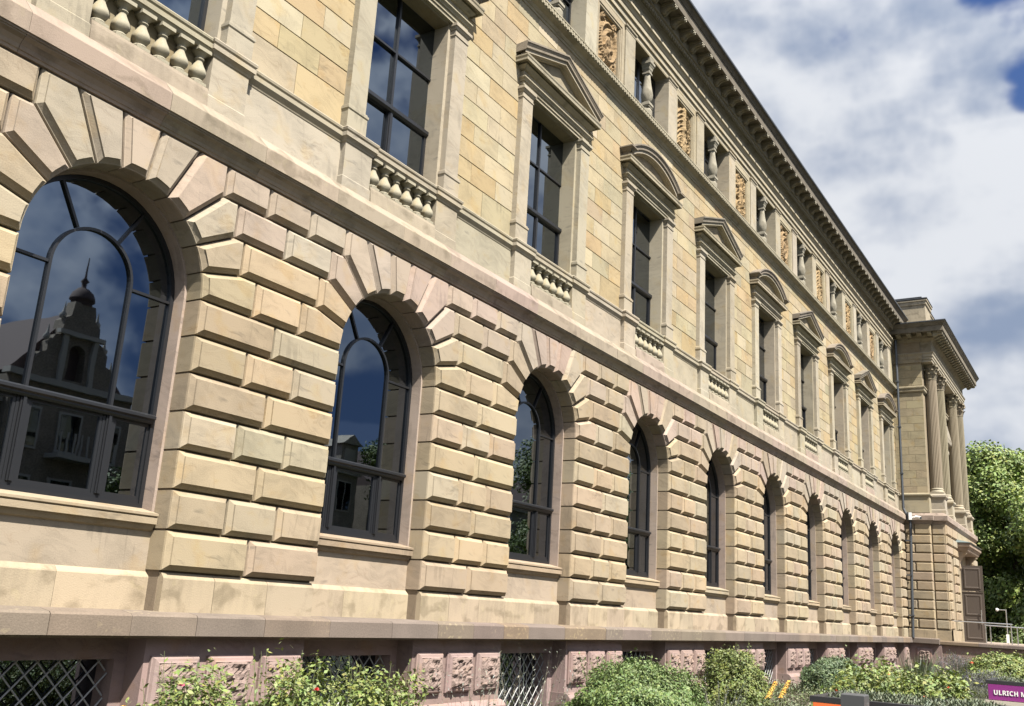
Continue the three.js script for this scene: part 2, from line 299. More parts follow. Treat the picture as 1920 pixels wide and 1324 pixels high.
// one bossed facing stone
const raised = (poly, free, tint, zBack = ZI - 0.02, zj = ZJ) => {
  const g = poly.map((_, i) => free.includes(i) ? 0 : poly.length > 4 ? 0.0075 : 0.0105), add = d => g.map(v => v + d), b = new MB(), D = rr(-0.004, 0.004), bv = 0.05;
  const at = (d, z) => inset(poly, add(d)).map(p => [p[0], p[1], z]);
  b.loops([at(0, zBack), at(0, zj), at(0.006, zj + 0.018), at(0.014, zj + 0.022), at(0.050, zj + 0.058 + D), at(0.0525, zj + 0.074 + D)]);
  return [b, tint];
};
const rect = (x0, x1, y0, y1) => [[x0, y0], [x1, y0], [x1, y1], [x0, y1]];
const addBlock = (poly, free, pal, name = 'rusticated_block') => { const [b, t] = raised(poly, free, tone(pal)); b.build(name, M.stone, museum, t); };
const CY = [0.14, 0.525, 0.908, 1.29, 1.675, 2.06, 2.44, YS, 3.21, 3.59, 3.97, 4.325];
for (let k = 0; k < BAYS; k++) {
  const x = 4 * k, last = k === BAYS - 1, xl = x + 2.08, xr = x + 4.147;
  // piers, seven courses
  for (let c = 0; c < 7; c++) {
    if (last) { addBlock(rect(xl, X1 - 0.02, CY[c], CY[c + 1]), [3], T.pier); continue; }
    const cut = c % 2 === 0 ? [xl, x + 3.11, xr] : [xl, x + 2.766, x + 3.455, xr];
    for (let i = 0; i < cut.length - 1; i++) addBlock(rect(cut[i], cut[i + 1], CY[c], CY[c + 1]), [...(i === 0 ? [3] : []), ...(i === cut.length - 2 ? [1] : [])], T.pier);
  }
  if (last) { addBlock(rect(x + 2.766, X1 - 0.02, CY[7], CY[8]), [], T.pier); addBlock(rect(x + 2.532, X1 - 0.02, CY[8], CY[9]), [], T.pier); addBlock(rect(x + 2.386, X1 - 0.02, CY[9], CY[10]), [], T.arch); addBlock(rect(x + 2.178, X1 - 0.02, CY[10], CY[11]), [], T.arch); }
  else {
    addBlock(rect(x + 2.766, x + 3.455, CY[7], CY[8]), [], T.pier); addBlock(rect(x + 2.532, x + 3.694, CY[8], CY[9]), [], T.pier);
    for (const [a, b] of [[2.386, 3.113], [3.113, 3.84]]) addBlock(rect(x + a, x + b, CY[9], CY[10]), [], T.arch);
    for (const [a, b] of [[2.178, 2.79], [2.79, 3.44], [3.44, 4.048]]) addBlock(rect(x + a, x + b, CY[10], CY[11]), [], T.arch);
  }
  // eleven voussoirs
  const th = j => j * Math.PI / 11, R = (t) => [Math.cos(t) * AR, Math.sin(t) * AR];
  const arcBack = (j) => [1 / 3, 2 / 3].map(f => R(th(j + 1 - f)));
  const out = [[[1.653, 0], [1.653, 0.395], [1.419, 0.395]], [[1.419, 0.395], [1.419, 0.775], [1.273, 0.775]], [[1.273, 0.775], [1.273, 1.155], [1.065, 1.155]], [[1.065, 1.155], [1.065, 1.51], [0.705, 1.51]], [[0.705, 1.51], [0.222, 1.51]]];
  for (let j = 0; j < 5; j++) {
    const P = [R(th(j)), ...out[j], R(th(j + 1)), ...arcBack(j)], n = P.length, fr = [n - 3, n - 2, n - 1];
    const right = P.map(([a, c]) => [x + AC + a, YS + c]); addBlock(right, fr, j < 2 ? T.pier : T.arch, 'voussoir');
    const L = P.map(([a, c]) => [x + AC - a, YS + c]).reverse();   // mirrored: edge i runs between old n-1-i and n-2-i
    addBlock(L, fr.map(i => (n - 2 - i + n) % n), j < 2 ? T.pier : T.arch, 'voussoir');
  }
  { const P = [R(th(5)), [0.222, 1.51], [-0.222, 1.51], R(th(6)), ...arcBack(5)], n = P.length; addBlock(P.map(([a, c]) => [x + AC + a, YS + c]), [n - 3, n - 2, n - 1], T.arch, 'voussoir'); }
  // smooth inner surround of the window
  { const o = [], h = [], q = (r, dir) => { for (let i = 0; i <= 28; i++) { const t = dir > 0 ? i / 28 * Math.PI : Math.PI - i / 28 * Math.PI; o.push([x + AC + Math.cos(t) * r, YS + Math.sin(t) * r]); } };
    o.push([x + AC + AR + 0.06, 0.62]); q(AR + 0.06, 1); o.push([x + AC - AR - 0.06, 0.62], [x + AC - 0.938, 0.62]); q(0.938, -1); o.push([x + AC + 0.938, 0.62]);
    new MB().prism(o, -8.13, ZI).build('window_surround', M.stone, museum, jit([0.242, 0.193, 0.161])); }
  // panel below the window, its sill and the stones at its foot
  const pl = x + AC - AR, pr = x + AC + AR;
  new MB().box(pl - 0.03, pr + 0.03, 0.1, 0.64, -8.13, ZI).build('apron_panel', M.stone, museum, jit([0.250, 0.202, 0.154]));
  { const s = new MB(); s.alongX([[-8.1, 0.50], [ZI, 0.50], [ZI + 0.03, 0.515], [ZI + 0.055, 0.565], [ZI + 0.082, 0.568], [ZI + 0.082, 0.625], [ZI + 0.07, 0.632], [ZI + 0.092, 0.645], [ZI + 0.092, 0.668], [-8.0, 0.72], [-8.1, 0.72]], pl + 0.006, pr - 0.01); s.build('window_sill', M.stone, museum, tone(T.pier)); }
  const foot = (a, b, dz) => new MB().alongX([[-8.13, -0.3], [-7.605 + dz, -0.3], [-7.605 + dz, 0.078], [-7.612 + dz, 0.09], [-7.65 + dz, 0.132], [-8.13, 0.132]], a + 0.002, b - 0.002).build('plinth_block', M.crust, museum, jit([0.266, 0.219, 0.156]));
  const fc = x + AC + rr(-0.3, 0.3); foot(pl - 0.02, fc, -0.205); foot(fc, pr + 0.02, -0.206);
  if (!last) { foot(xl + 0.02, x + 2.72, 0); foot(x + 2.722, x + 3.43, 0.002); foot(x + 3.432, xr - 0.02, 0.001); } else foot(xl + 0.02, X1 - 0.02, 0);
}
// ledge over the basement: separate stones
{
  let x = X0; while (x < X1 - 0.2) { const l = Math.min(rr(0.6, 1.5), X1 - 0.15 - x), d = rr(-0.004, 0.004); new MB().alongX([[-8.1, -0.46], [-7.55, -0.46], [-7.52, -0.432], [-7.455 + d, -0.432], [-7.455 + d, -0.265], [-7.475 + d, -0.245], [-7.62, -0.222], [-8.1, -0.222]], x + 0.003, x + l - 0.003).build('ledge_stone', M.ledge, museum, tone(T.ledge)); x += l; if (x > X1 - 0.5) break; }
}
// basement: piers, framed rock-faced stones, windows with lattice grilles
const rockGeo = [0, 1, 2].map(v => {
  const N = 13, b = new MB(), w = 0.40, h = 0.40, P = (i, j) => { const u = i / N, t = j / N, e = Math.min(u, 1 - u, t, 1 - t); const n = Math.abs(fbm2(u * 4 + v * 11, t * 4 + 3, 3)) * 0.13 + noise2(u * 9 + v * 5, t * 9) * 0.022; return [(u - 0.5) * w + noise2(u * 7 + v, t * 7 + 9) * 0.012 * (e > 0 ? 1 : 0), t * h + noise2(u * 7 + 4, t * 7 + v) * 0.012 * (e > 0 ? 1 : 0), e === 0 ? 0 : 0.015 + n]; };
  for (let i = 0; i < N; i++) for (let j = 0; j < N; j++) { b.face([P(i, j), P(i + 1, j), P(i + 1, j + 1)]); b.face([P(i, j), P(i + 1, j + 1), P(i, j + 1)]); }
  return b.geometry([0.190, 0.142, 0.126]);
});
const latticeGeo = (() => {
  const b = new MB(), w = 1.70, h = 0.86, s = 0.2, sl = 1.05;
  for (const dir of [1, -1]) for (let c = -1.4; c < w + 1.4; c += s) { // x = c + dir*y/sl
    let y0 = 0, y1 = h; const xa = y => c + dir * y / sl; const cl = []; for (let i = 0; i <= 40; i++) { const y = h * i / 40, x = xa(y); if (x >= 0 && x <= w) cl.push(y); } if (cl.length < 2) continue; y0 = cl[0]; y1 = cl[cl.length - 1];
    b.bar([xa(y0) - w / 2, y0, dir * 0.006], [xa(y1) - w / 2, y1, dir * 0.006], 0.0085, 5);
  }
  return b.geometry();
})();
for (let k = 0; k < BAYS; k++) {
  const x = 4 * k, last = k === BAYS - 1, a = x + 2.03, c = last ? X1 : x + 4.09;
  new MB().box(a, c, -1.4, -0.46, -8.13, -7.62).build('basement_pier', M.stone, museum, tone(T.red));
  new MB().alongX([[-8.1, -1.56], [-7.5, -1.56], [-7.5, -1.32], [-7.54, -1.27], [-7.6, -1.25], [-8.1, -1.25]], a - 0.03, c + (last ? 0 : 0.03)).build('base_course', M.stone, museum, tone(T.red));
  for (const [p, q] of last ? [[2.10, 2.62]] : [[2.09, 2.645], [2.755, 3.335], [3.445, 4.02]]) {
    const f = new MB(), ys = [-1.12, -0.615], X = [x + p, x + q], zz = -7.62;
    const ring = (d, z) => rect(X[0] + d, X[1] - d, ys[0] + d, ys[1] - d).map(v => [...v, z]);
    f.loops([ring(0, zz - 0.02), ring(0, zz + 0.03), ring(0.012, zz + 0.034), ring(0.026, zz + 0.06), ring(0.05, zz + 0.066), ring(0.062, zz + 0.075), ring(0.075, zz + 0.06)]);
    const fm = f.build('rock_faced_block', M.stone, museum, tone(T.red));
    const rm = new THREE.Mesh(pick(rockGeo), M.rough); rm.name = 'rock_face'; rm.scale.set((q - p - 0.13) / 0.40, 0.385 / 0.40, 1); rm.position.set(0, 0.062, 0.075 / 2 + 0.0); rm.castShadow = rm.receiveShadow = true; fm.add(rm);
  }
  // window: stone jamb, dark opening, lattice
  const w0 = x + 0.09, w1 = x + 2.03, jb = new MB();
  jb.box(w0, w1, -0.66, -0.46, -8.13, -7.86); jb.box(w1 - 0.13, w1, -1.5, -0.66, -8.13, -7.86); jb.box(w0, w0 + 0.11, -1.5, -0.66, -8.13, -7.86); jb.build('basement_window_frame', M.stone, museum, tone(T.red));
  const wn = sub('basement_window', museum, [x + 1.055, EYE - 1.52, -7.95]);
  const pn = new MB(); pn.box(-0.86, 0.86, 0, 0.87, -0.16, -0.15); pn.build('pane', M.glass, wn, null, true);
  const lt = new THREE.Mesh(latticeGeo, M.iron); lt.name = 'lattice_grille'; lt.castShadow = true; wn.add(lt);
}

// ---------------------------------------------------------------- arched windows
const RW = 0.94, Y0W = 0.70 - YS, YT0 = 1.535 - YS, YT1 = 1.63 - YS, IW = 0.43;
const arc = (r, a, b, n) => [...Array(n + 1).keys()].map(i => { const t = a + (b - a) * i / n; return [Math.cos(t) * r, Math.sin(t) * r]; });
const bandArc = (b, r0, r1, a0, a1, n, z0, z1) => { for (let i = 0; i < n; i++) { const s = a0 + (a1 - a0) * i / n, t = a0 + (a1 - a0) * (i + 1) / n; b.prism([[Math.cos(s) * r0, Math.sin(s) * r0], [Math.cos(s) * r1, Math.sin(s) * r1], [Math.cos(t) * r1, Math.sin(t) * r1], [Math.cos(t) * r0, Math.sin(t) * r0]], z0, z1); } };
const archParts = (() => {
  const fr = new MB(), z0 = -0.05, z1 = 0.035, w = 0.045;
  bandArc(fr, RW - w, RW + 0.02, 0, Math.PI, 32, z0, z1);
  for (const s of [-1, 1]) { const a = s * (RW - w), b = s * (RW + 0.02); fr.box(Math.min(a, b), Math.max(a, b), Y0W, 0, z0, z1); }
  fr.box(-RW + w, RW - w, Y0W, Y0W + 0.06, z0, z1 + 0.01); fr.box(-RW + w + 0.001, RW - w - 0.001, Y0W + 0.06, Y0W + 0.10, z0, z1 - 0.012);
  const inner = new MB(); bandArc(inner, IW - 0.014, IW + 0.014, 0, Math.PI, 24, z0, z1 - 0.004); for (const s of [-1, 1]) inner.box(s * IW - 0.014, s * IW + 0.014, YT1, 0, z0, z1 - 0.004);
  const bars = []; for (const s of [-1, 1]) bars.push(new MB().box(s < 0 ? -RW + w : IW + 0.018, s < 0 ? -IW - 0.018 : RW - w, -0.033, -0.007, z0, z1 - 0.008));
  for (const t of [Math.PI / 3, 2 * Math.PI / 3]) { const c = Math.cos(t), s = Math.sin(t), n = [-s * 0.013, c * 0.013], P = (r, q) => [c * r + n[0] * q, s * r + n[1] * q]; bars.push(new MB().prism([P(IW + 0.016, -1), P(RW - w + 0.006, -1), P(RW - w + 0.006, 1), P(IW + 0.016, 1)], z0, z1 - 0.008)); }
  const tr = new MB(); tr.alongX([[z0, YT0], [z1 + 0.02, YT0], [z1 + 0.03, YT0 + 0.02], [z1 + 0.03, YT0 + 0.035], [z1 + 0.055, YT0 + 0.05], [z1 + 0.055, YT1 - 0.02], [z1 + 0.02, YT1], [z0, YT1]], -RW + w - 0.01, RW - w + 0.01);
  const mus = []; for (const s of [-1, 1]) { const mu = new MB(); mus.push(mu); mu.box(s * IW - 0.03, s * IW + 0.03, Y0W + 0.10, YT0, z0, z1); mu.box(s * IW - 0.014, s * IW + 0.014, Y0W + 0.10, YT0, z1, z1 + 0.016); for (const q of [-0.045, 0.045]) mu.box(s * IW + q - 0.014, s * IW + q + 0.014, Y0W + 0.10, YT0, z0, z1 - 0.014); }
  const low = [[-RW + w, -IW - 0.06], [-IW + 0.06, IW - 0.06], [IW + 0.06, RW - w]].map(([a, b]) => { const f = new MB(); f.prism(rect(a, b, Y0W + 0.10, YT0), z0 + 0.01, z1 - 0.02, [rect(a + 0.028, b - 0.028, Y0W + 0.128, YT0 - 0.028).reverse()]); return [f, [a + 0.028, b - 0.028]]; });
  const panes = [];
  const pane = poly => { const b = new MB(); b.flat(poly, ([x, y]) => [x, y, 0], [0, 0, 1]); panes.push(b.geometry()); };
  for (let i = 0; i < 3; i++) { const a = i * Math.PI / 3, c = (i + 1) * Math.PI / 3; pane([...arc(RW - w + 0.005, a, c, 14), ...arc(IW, a, c, 14).reverse()]); }
  pane([[IW, YT1 - 0.01], ...arc(IW, 0, Math.PI, 20), [-IW, YT1 - 0.01]]);
  pane(rect(-RW + w - 0.005, -IW, YT1 - 0.01, 0)); pane(rect(IW, RW - w + 0.005, YT1 - 0.01, 0));
  for (const [, [a, b]] of low) pane(rect(a - 0.01, b + 0.01, Y0W + 0.12, YT0 - 0.02));
  return { frame: fr.geometry(), inner: inner.geometry(), bars: bars.map(b => b.geometry()), transom: tr.geometry(), mullions: mus.map(b => b.geometry()), casements: low.map(l => l[0].geometry()), panes };
})();
const put = (geo, name, mat, parent) => { const m = new THREE.Mesh(geo, mat); m.name = name; m.castShadow = m.receiveShadow = true; parent.add(m); return m; };
for (let k = 0; k < BAYS; k++) {
  const w = sub('arched_window', museum, [4 * k + AC, YS + EYE, ZW]);
  put(archParts.frame, 'frame', M.frame, w); put(archParts.inner, 'inner_arch', M.frame, w); archParts.bars.forEach(g => put(g, 'glazing_bar', M.frame, w)); put(archParts.transom, 'transom', M.frame, w); archParts.mullions.forEach(g => put(g, 'mullion', M.frame, w));
  archParts.casements.forEach(g => put(g, 'casement', M.frame, w));
  archParts.panes.forEach(g => { const p = put(g, 'pane', M.glass, w); p.rotation.set(rr(-1, 1) * 0.0028, rr(-1, 1) * 0.0028, 0); });
}

// ---------------------------------------------------------------- string course with its stones
{
  let x = X0, i = 0; const prof = d => [[-8.1, 4.32], [-7.60, 4.32], [-7.596, 4.345], [-7.585, 4.352], [-7.575, 4.385], [-7.545, 4.425], [-7.51, 4.45], [-7.508, 4.462], [-7.497, 4.464], [-7.495, 4.482], [-7.48 + d, 4.484], [-7.48 + d, 4.665], [-7.49 + d, 4.68], [-7.63, 4.83], [-8.1, 4.83]];
  while (x < X1 - 0.05) { let l = Math.min(rr(1.0, 1.5), X1 - x); if (X1 - x - l < 0.5) l = X1 - x; new MB().alongX(prof(rr(-0.003, 0.003)), x + 0.002, x + l - 0.002).build('string_course_stone', M.crust, museum, tone(T.belt)); x += l; i++; }
}
// ---------------------------------------------------------------- balustrades, pedestals and apron wall
const balGeo = (() => { const b = new MB(), h = 0.41; b.box(-0.075, 0.075, 0, 0.03, -0.075, 0.075);
  b.lathe([[0.062, 0.03], [0.072, 0.042], [0.066, 0.056], [0.046, 0.062], [0.05, 0.075], [0.07, 0.092], [0.088, 0.125], [0.09, 0.15], [0.08, 0.185], [0.058, 0.225], [0.041, 0.262], [0.036, 0.285], [0.050, 0.292], [0.052, 0.303], [0.042, 0.31], [0.042, 0.325], [0.052, 0.34], [0.072, 0.362], [0.078, 0.372]], 0, 0, 18);
  b.box(-0.084, 0.084, 0.372, h, -0.084, 0.084); return b.geometry([0.242, 0.222, 0.166]); })();
for (let k = 0; k < BAYS; k++) {
  const x = 4 * k, last = k === BAYS - 1, xL = [x - 0.085, x + 0.415], xR = [x + 1.815, x + 2.312];
  for (const [a, b] of [xL, xR]) {
    const p = new MB(); p.stack(a, b, -8.0, -7.665, [[0.012, 4.75], [0.012, 4.975], [0, 4.99], [0, 5.43], [0.012, 5.435], [0.016, 5.455], [0.04, 5.49], [0.05, 5.492], [0.05, 5.545], [0.038, 5.552], [0.056, 5.572], [0.062, 5.60], [0.052, 5.615], [0, 5.64]]); p.build('pedestal', M.stone, museum, tone(T.trim));
  }
  // rail over the balusters and the plinth below them, a shaded niche wall behind
  new MB().alongX([[-7.84, 5.452], [-7.675, 5.452], [-7.655, 5.492], [-7.645, 5.494], [-7.645, 5.547], [-7.655, 5.553], [-7.638, 5.574], [-7.634, 5.598], [-7.644, 5.613], [-8.0, 5.66], [-8.0, 5.452], [-7.84, 5.452]], x + 0.415, x + 1.815).build('balustrade_rail', M.stone, museum, tone(T.trim));
  new MB().alongX([[-8.0, 4.75], [-7.625, 4.80], [-7.648, 5.0], [-7.66, 5.04], [-8.0, 5.04]], x + 0.427, x + 1.803).build('balustrade_plinth', M.crust, museum, tone(T.belt));
  for (let i = 0; i < 6; i++) { const q = inst(balGeo, 'baluster', M.stone, museum, [x + 0.415 + (i + 0.5) * 1.4 / 6, 5.041, -7.735]); q.rotation.y = rr(-0.02, 0.02); }
  // apron wall between this bay and the next, with its own coping
  const a0 = xR[1], a1 = last ? X1 : x + 4 - 0.085;
  new MB().box(a0, a1, 4.75, 5.42, -8.0, -7.742).build('apron_wall', M.stone, museum, tone(T.trim));
  new MB().alongX([[-8.0, 5.42], [-7.735, 5.42], [-7.728, 5.44], [-7.70, 5.48], [-7.692, 5.492], [-7.692, 5.545], [-7.704, 5.552], [-7.686, 5.572], [-7.68, 5.60], [-7.69, 5.615], [-7.8, 5.645], [-8.0, 5.645]], a0, a1).build('apron_coping', M.stone, museum, tone(T.trim));
  if (k === 0) { new MB().box(X0, x - 0.085, 4.75, 5.42, -8.0, -7.742).build('apron_wall', M.stone, museum, tone(T.trim)); }
}
// ---------------------------------------------------------------- ashlar of the upper wall
{
  const YR = []; for (let n = -1; n <= 11; n++) YR.push(6.10 + 0.3265 * n); YR[0] = 5.62; YR.push(9.96);
  const spots = [];
  for (let r = 0; r < YR.length - 1; r++) for (let k = -1; k < BAYS; k++) {
    const x = 4 * k, y0 = YR[r], y1 = YR[r + 1], odd = r % 2; let cuts;
    if (y0 > 8.7) cuts = odd ? [2.08, 2.754, 3.43, 4.10, 4.77, 5.44, 6.08] : [2.42, 3.09, 3.77, 4.44, 5.11, 5.78, 6.42];
    else cuts = odd ? [2.29, 2.754, 3.43, 3.94] : [2.29, 3.09, 3.94];
    for (let i = 0; i < cuts.length - 1; i++) { const a = Math.max(x + cuts[i], X0), b = Math.min(x + cuts[i + 1], X1); if (b - a > 0.1) spots.push([a, b, y0, y1]); }
  }
  spots.sort((p, q) => p[0] - q[0]); const far = [];
  let n = 0; for (const [a, b, y0, y1] of spots) {
    const m = new MB(), d = -7.79 + rr(-0.0015, 0.0025); m.stack(a + 0.0065, b - 0.0065, -7.83, d - 0.004, [[0, y0 + 0.0055], [0.003, y0 + 0.0095], [0.003, y1 - 0.0095], [0, y1 - 0.0055]]);
    if (a > 3 && n < 300) { n++; m.build('ashlar_block', M.stone, museum, tone(T.upper)); } else far.push(m.geometry(tone(T.upper)));
  }
  const g = mergeGeometries(far); const o = new THREE.Mesh(g, M.stone); o.name = 'ashlar_block'; o.position.y = EYE; o.castShadow = o.receiveShadow = true; o.userData = { kind: 'stuff' }; museum.add(o);
}
// ---------------------------------------------------------------- upper windows: jambs, pilasters, entablature and pediment
const upGeo = (() => {
  const fr = new MB(), z0 = -0.05, z1 = 0.03, hw = 0.88, ya = 5.70, yb = 8.36, ym = 6.56;
  fr.prism(rect(-hw, hw, ya, yb), z0, z1, [rect(-hw + 0.06, hw - 0.06, ya + 0.06, yb - 0.06).reverse()]);
  const tr = new MB(); tr.alongX([[z0, ym - 0.05], [z1 + 0.02, ym - 0.05], [z1 + 0.045, ym - 0.02], [z1 + 0.045, ym + 0.03], [z1, ym + 0.05], [z0, ym + 0.05]], -hw + 0.03, hw - 0.03);
  const mu = [new MB().box(-0.021, 0.021, ym + 0.05, yb - 0.06, z0, z1), new MB().box(-hw + 0.06, -0.021, 7.435, 7.465, z0, z1 - 0.004), new MB().box(0.021, hw - 0.06, 7.435, 7.465, z0, z1 - 0.004)];
  const lo = [new MB().box(-0.045, 0.045, ya + 0.06, ym - 0.05, z0, z1).box(-0.025, 0.025, ya + 0.06, ym - 0.05, z1, z1 + 0.015), ...[-1, 1].map(s => new MB().box(s * 0.79 - 0.03, s * 0.79 + 0.03, ya + 0.06, ym - 0.05, z0, z1 + 0.008))];
  const panes = [[-hw + 0.05, -0.02, 7.46, yb - 0.05], [0.02, hw - 0.05, 7.46, yb - 0.05], [-hw + 0.05, -0.02, ym + 0.04, 7.44], [0.02, hw - 0.05, ym + 0.04, 7.44], [-hw + 0.05, -0.05, ya + 0.05, ym - 0.04], [0.05, hw - 0.05, ya + 0.05, ym - 0.04]].map(([a, b, c, d]) => new MB().face([[a, c, 0], [b, c, 0], [b, d, 0], [a, d, 0]], [0, 0, 1]).geometry());
  return { fr: fr.geometry(), tr: tr.geometry(), mu: mu.map(b => b.geometry()), lo: lo.map(b => b.geometry()), panes };
})();
for (let k = 0; k < BAYS; k++) {
  const x = 4 * k + AC, w = sub('upper_window', museum, [x, EYE, -8.07]);
  put(upGeo.fr, 'frame', M.frame, w); put(upGeo.tr, 'transom', M.frame, w); upGeo.mu.forEach(g => put(g, 'glazing_bar', M.frame, w)); upGeo.lo.forEach(g => put(g, 'mullion', M.frame, w));
  upGeo.panes.forEach(g => { const p = put(g, 'pane', M.glass, w); p.rotation.set(rr(-1, 1) * 0.003, rr(-1, 1) * 0.003, 0); });
  const S = [-1, 1];
  for (const s of S) {
    const seg = (a, b) => s > 0 ? [x + a, x + b] : [x - b, x - a];
    { const [a, b] = seg(0.805, 0.87); new MB().box(a, b, 5.6, 8.31, -8.13, -7.792).build('window_architrave', M.stone, museum, tone(T.trim)); }
    const [a, b] = seg(0.868, 1.187), p = new MB();
    p.stack(a, b, -8.0, -7.70, [[0.022, 5.6], [0.022, 5.885], [0.028, 5.89], [0.034, 5.90], [0.034, 5.93], [0.02, 5.935], [0.018, 5.958], [0, 5.972], [0, 8.14], [0.012, 8.145], [0.012, 8.165], [0.002, 8.17], [0.002, 8.235], [0.014, 8.24], [0.03, 8.275], [0.045, 8.285], [0.045, 8.33]]);
    p.build('pilaster', M.stone, museum, tone(T.trim));
  }
  // lintel and entablature
  const e = new MB(); e.box(x - 0.805, x + 0.805, 8.31, 8.6, -8.13, -7.792);
  e.stack(x - 1.187, x + 1.187, -7.9, -7.70, [[-0.03, 8.331], [-0.03, 8.38], [-0.012, 8.385], [-0.012, 8.435], [0.008, 8.44], [0.012, 8.46], [0.035, 8.485], [0.042, 8.49], [0.042, 8.51], [-0.02, 8.515], [-0.02, 8.64], [0.0, 8.645], [0.02, 8.66], [0.06, 8.70], [0.07, 8.705]]);
  e.build('window_entablature', M.crust, museum, jit([0.234, 0.211, 0.154]));
  const tri = k % 2 === 1, pd = new MB(), half = 1.34, zf = -7.56;
  const cn = new MB(); cn.stack(x - half, x + half, -7.83, zf, [[-0.2, 8.70], [-0.19, 8.72], [-0.12, 8.74], [-0.04, 8.742], [-0.03, 8.725], [0, 8.725], [0, 8.775], [0.006, 8.785], [0.012, 8.80], [0.012, 8.825], [0.0, 8.834], [-0.10, 8.845]]);
  const prof = [[-0.24, 0.066], [-0.03, 0.066], [-0.024, 0.08], [-0.008, 0.085], [-0.006, 0.12], [0.012, 0.15], [0.014, 0.165], [0.026, 0.168], [0.026, 0.20], [-0.24, 0.21]], band = [[-0.24, 0.0], [-0.12, 0.0], [-0.115, 0.016], [-0.04, 0.02], [-0.038, 0.065], [-0.24, 0.065]], lb = new MB();
  if (tri) {
    const tn = 0.357;
    for (const [pf, pm] of [[prof, pd], [band, lb]]) for (const s of [-1, 1]) for (let i = 0; i < pf.length; i++) { const A = pf[i], B = pf[(i + 1) % pf.length], at = ([p, h]) => [[x + s * (half + 0.03 + Math.max(p, -0.02)), 8.835 + h, zf + p], [x, 8.835 + h + (half + 0.03) * tn, zf + p]]; const [a0, a1] = at(A), [b0, b1] = at(B); pm.face(s > 0 ? [a0, b0, b1, a1] : [a0, a1, b1, b0]); }
    for (const s of [-1, 1]) pd.flat(prof, ([p, h]) => [x + s * (half + 0.03 + Math.max(p, -0.02)), 8.835 + h, zf + p], [s, 0, 0]);
    const ty = new MB(); ty.prism([[x - half + 0.02, 8.838], [x + half - 0.02, 8.838], [x, 8.838 + (half - 0.02) * tn]], -7.83, zf - 0.17); ty.build('tympanum', M.crust, museum, jit([0.210, 0.179, 0.120]));
  } else {
    const ch = 1.22, rise = 0.40, R = (ch * ch + rise * rise) / (2 * rise), cy = 8.84 + rise - R, a0 = Math.asin(ch / R), n = 18;
    const at = ([p, h], t) => [x + Math.sin(t) * (R + h), cy + Math.cos(t) * (R + h), zf + p];
    for (const [pf, pm] of [[prof, pd], [band, lb]]) for (let i = 0; i < pf.length; i++) for (let q = 0; q < n; q++) { const A = pf[i], B = pf[(i + 1) % pf.length], t = -a0 + 2 * a0 * q / n, u = -a0 + 2 * a0 * (q + 1) / n; pm.face([at(A, t), at(A, u), at(B, u), at(B, t)]); }
    for (const s of [-1, 1]) pd.stack(Math.min(x + s * 1.17, x + s * 1.335), Math.max(x + s * 1.17, x + s * 1.335), -7.83, zf, [[-0.045, 8.835], [-0.045, 8.915], [-0.02, 8.93], [0.035, 8.985], [0.055, 8.99], [0.055, 9.015]]);
    const ty = new MB(), P = []; for (let q = 0; q <= n; q++) { const t = a0 - 2 * a0 * q / n; P.push([x + Math.sin(t) * (R + 0.02), cy + Math.cos(t) * (R + 0.02)]); } ty.prism(P, -7.83, zf - 0.17); ty.build('tympanum', M.crust, museum, jit([0.210, 0.179, 0.120]));
  }
  pd.build('pediment', M.crust, museum, tone(T.crust)); lb.build('raking_moulding', M.stone, museum, tone(T.trim)); cn.build('pediment_cornice', M.crust, museum, jit([0.228, 0.200, 0.144]));
}
// ---------------------------------------------------------------- string below the attic storey, with its row of beads
new MB().alongX([[-8.1, 9.945], [-7.775, 9.945], [-7.765, 9.985], [-7.75, 9.99], [-7.745, 10.0], [-7.72, 10.035], [-7.66, 10.06], [-7.635, 10.068], [-7.635, 10.08], [-7.615, 10.084], [-7.615, 10.165], [-7.60, 10.17], [-7.60, 10.20], [-7.7, 10.24], [-8.1, 10.24]], X0, X1).build('attic_string_course', M.crust, museum, [0.234, 0.211, 0.154]);
{
  const bead = []; const g0 = new THREE.SphereGeometry(0.034, 6, 4); g0.deleteAttribute('uv');
  for (let x = X0 + 0.05; x < X1; x += 0.1) { const g = new THREE.BoxGeometry(0.062, 0.062, 0.03); g.translate(x, 10.125, -7.617); bead.push(g); }
  const g = mergeGeometries(bead); const n = g.attributes.position.count, c = new Float32Array(n * 3); for (let i = 0; i < n; i++) c.set([0.242, 0.219, 0.161], i * 3); g.setAttribute('color', new THREE.BufferAttribute(c, 3));
  const m = new THREE.Mesh(g, M.stone); m.name = 'dentil'; m.position.y = EYE; m.castShadow = m.receiveShadow = true; m.userData = { kind: 'stuff' }; museum.add(m);
}
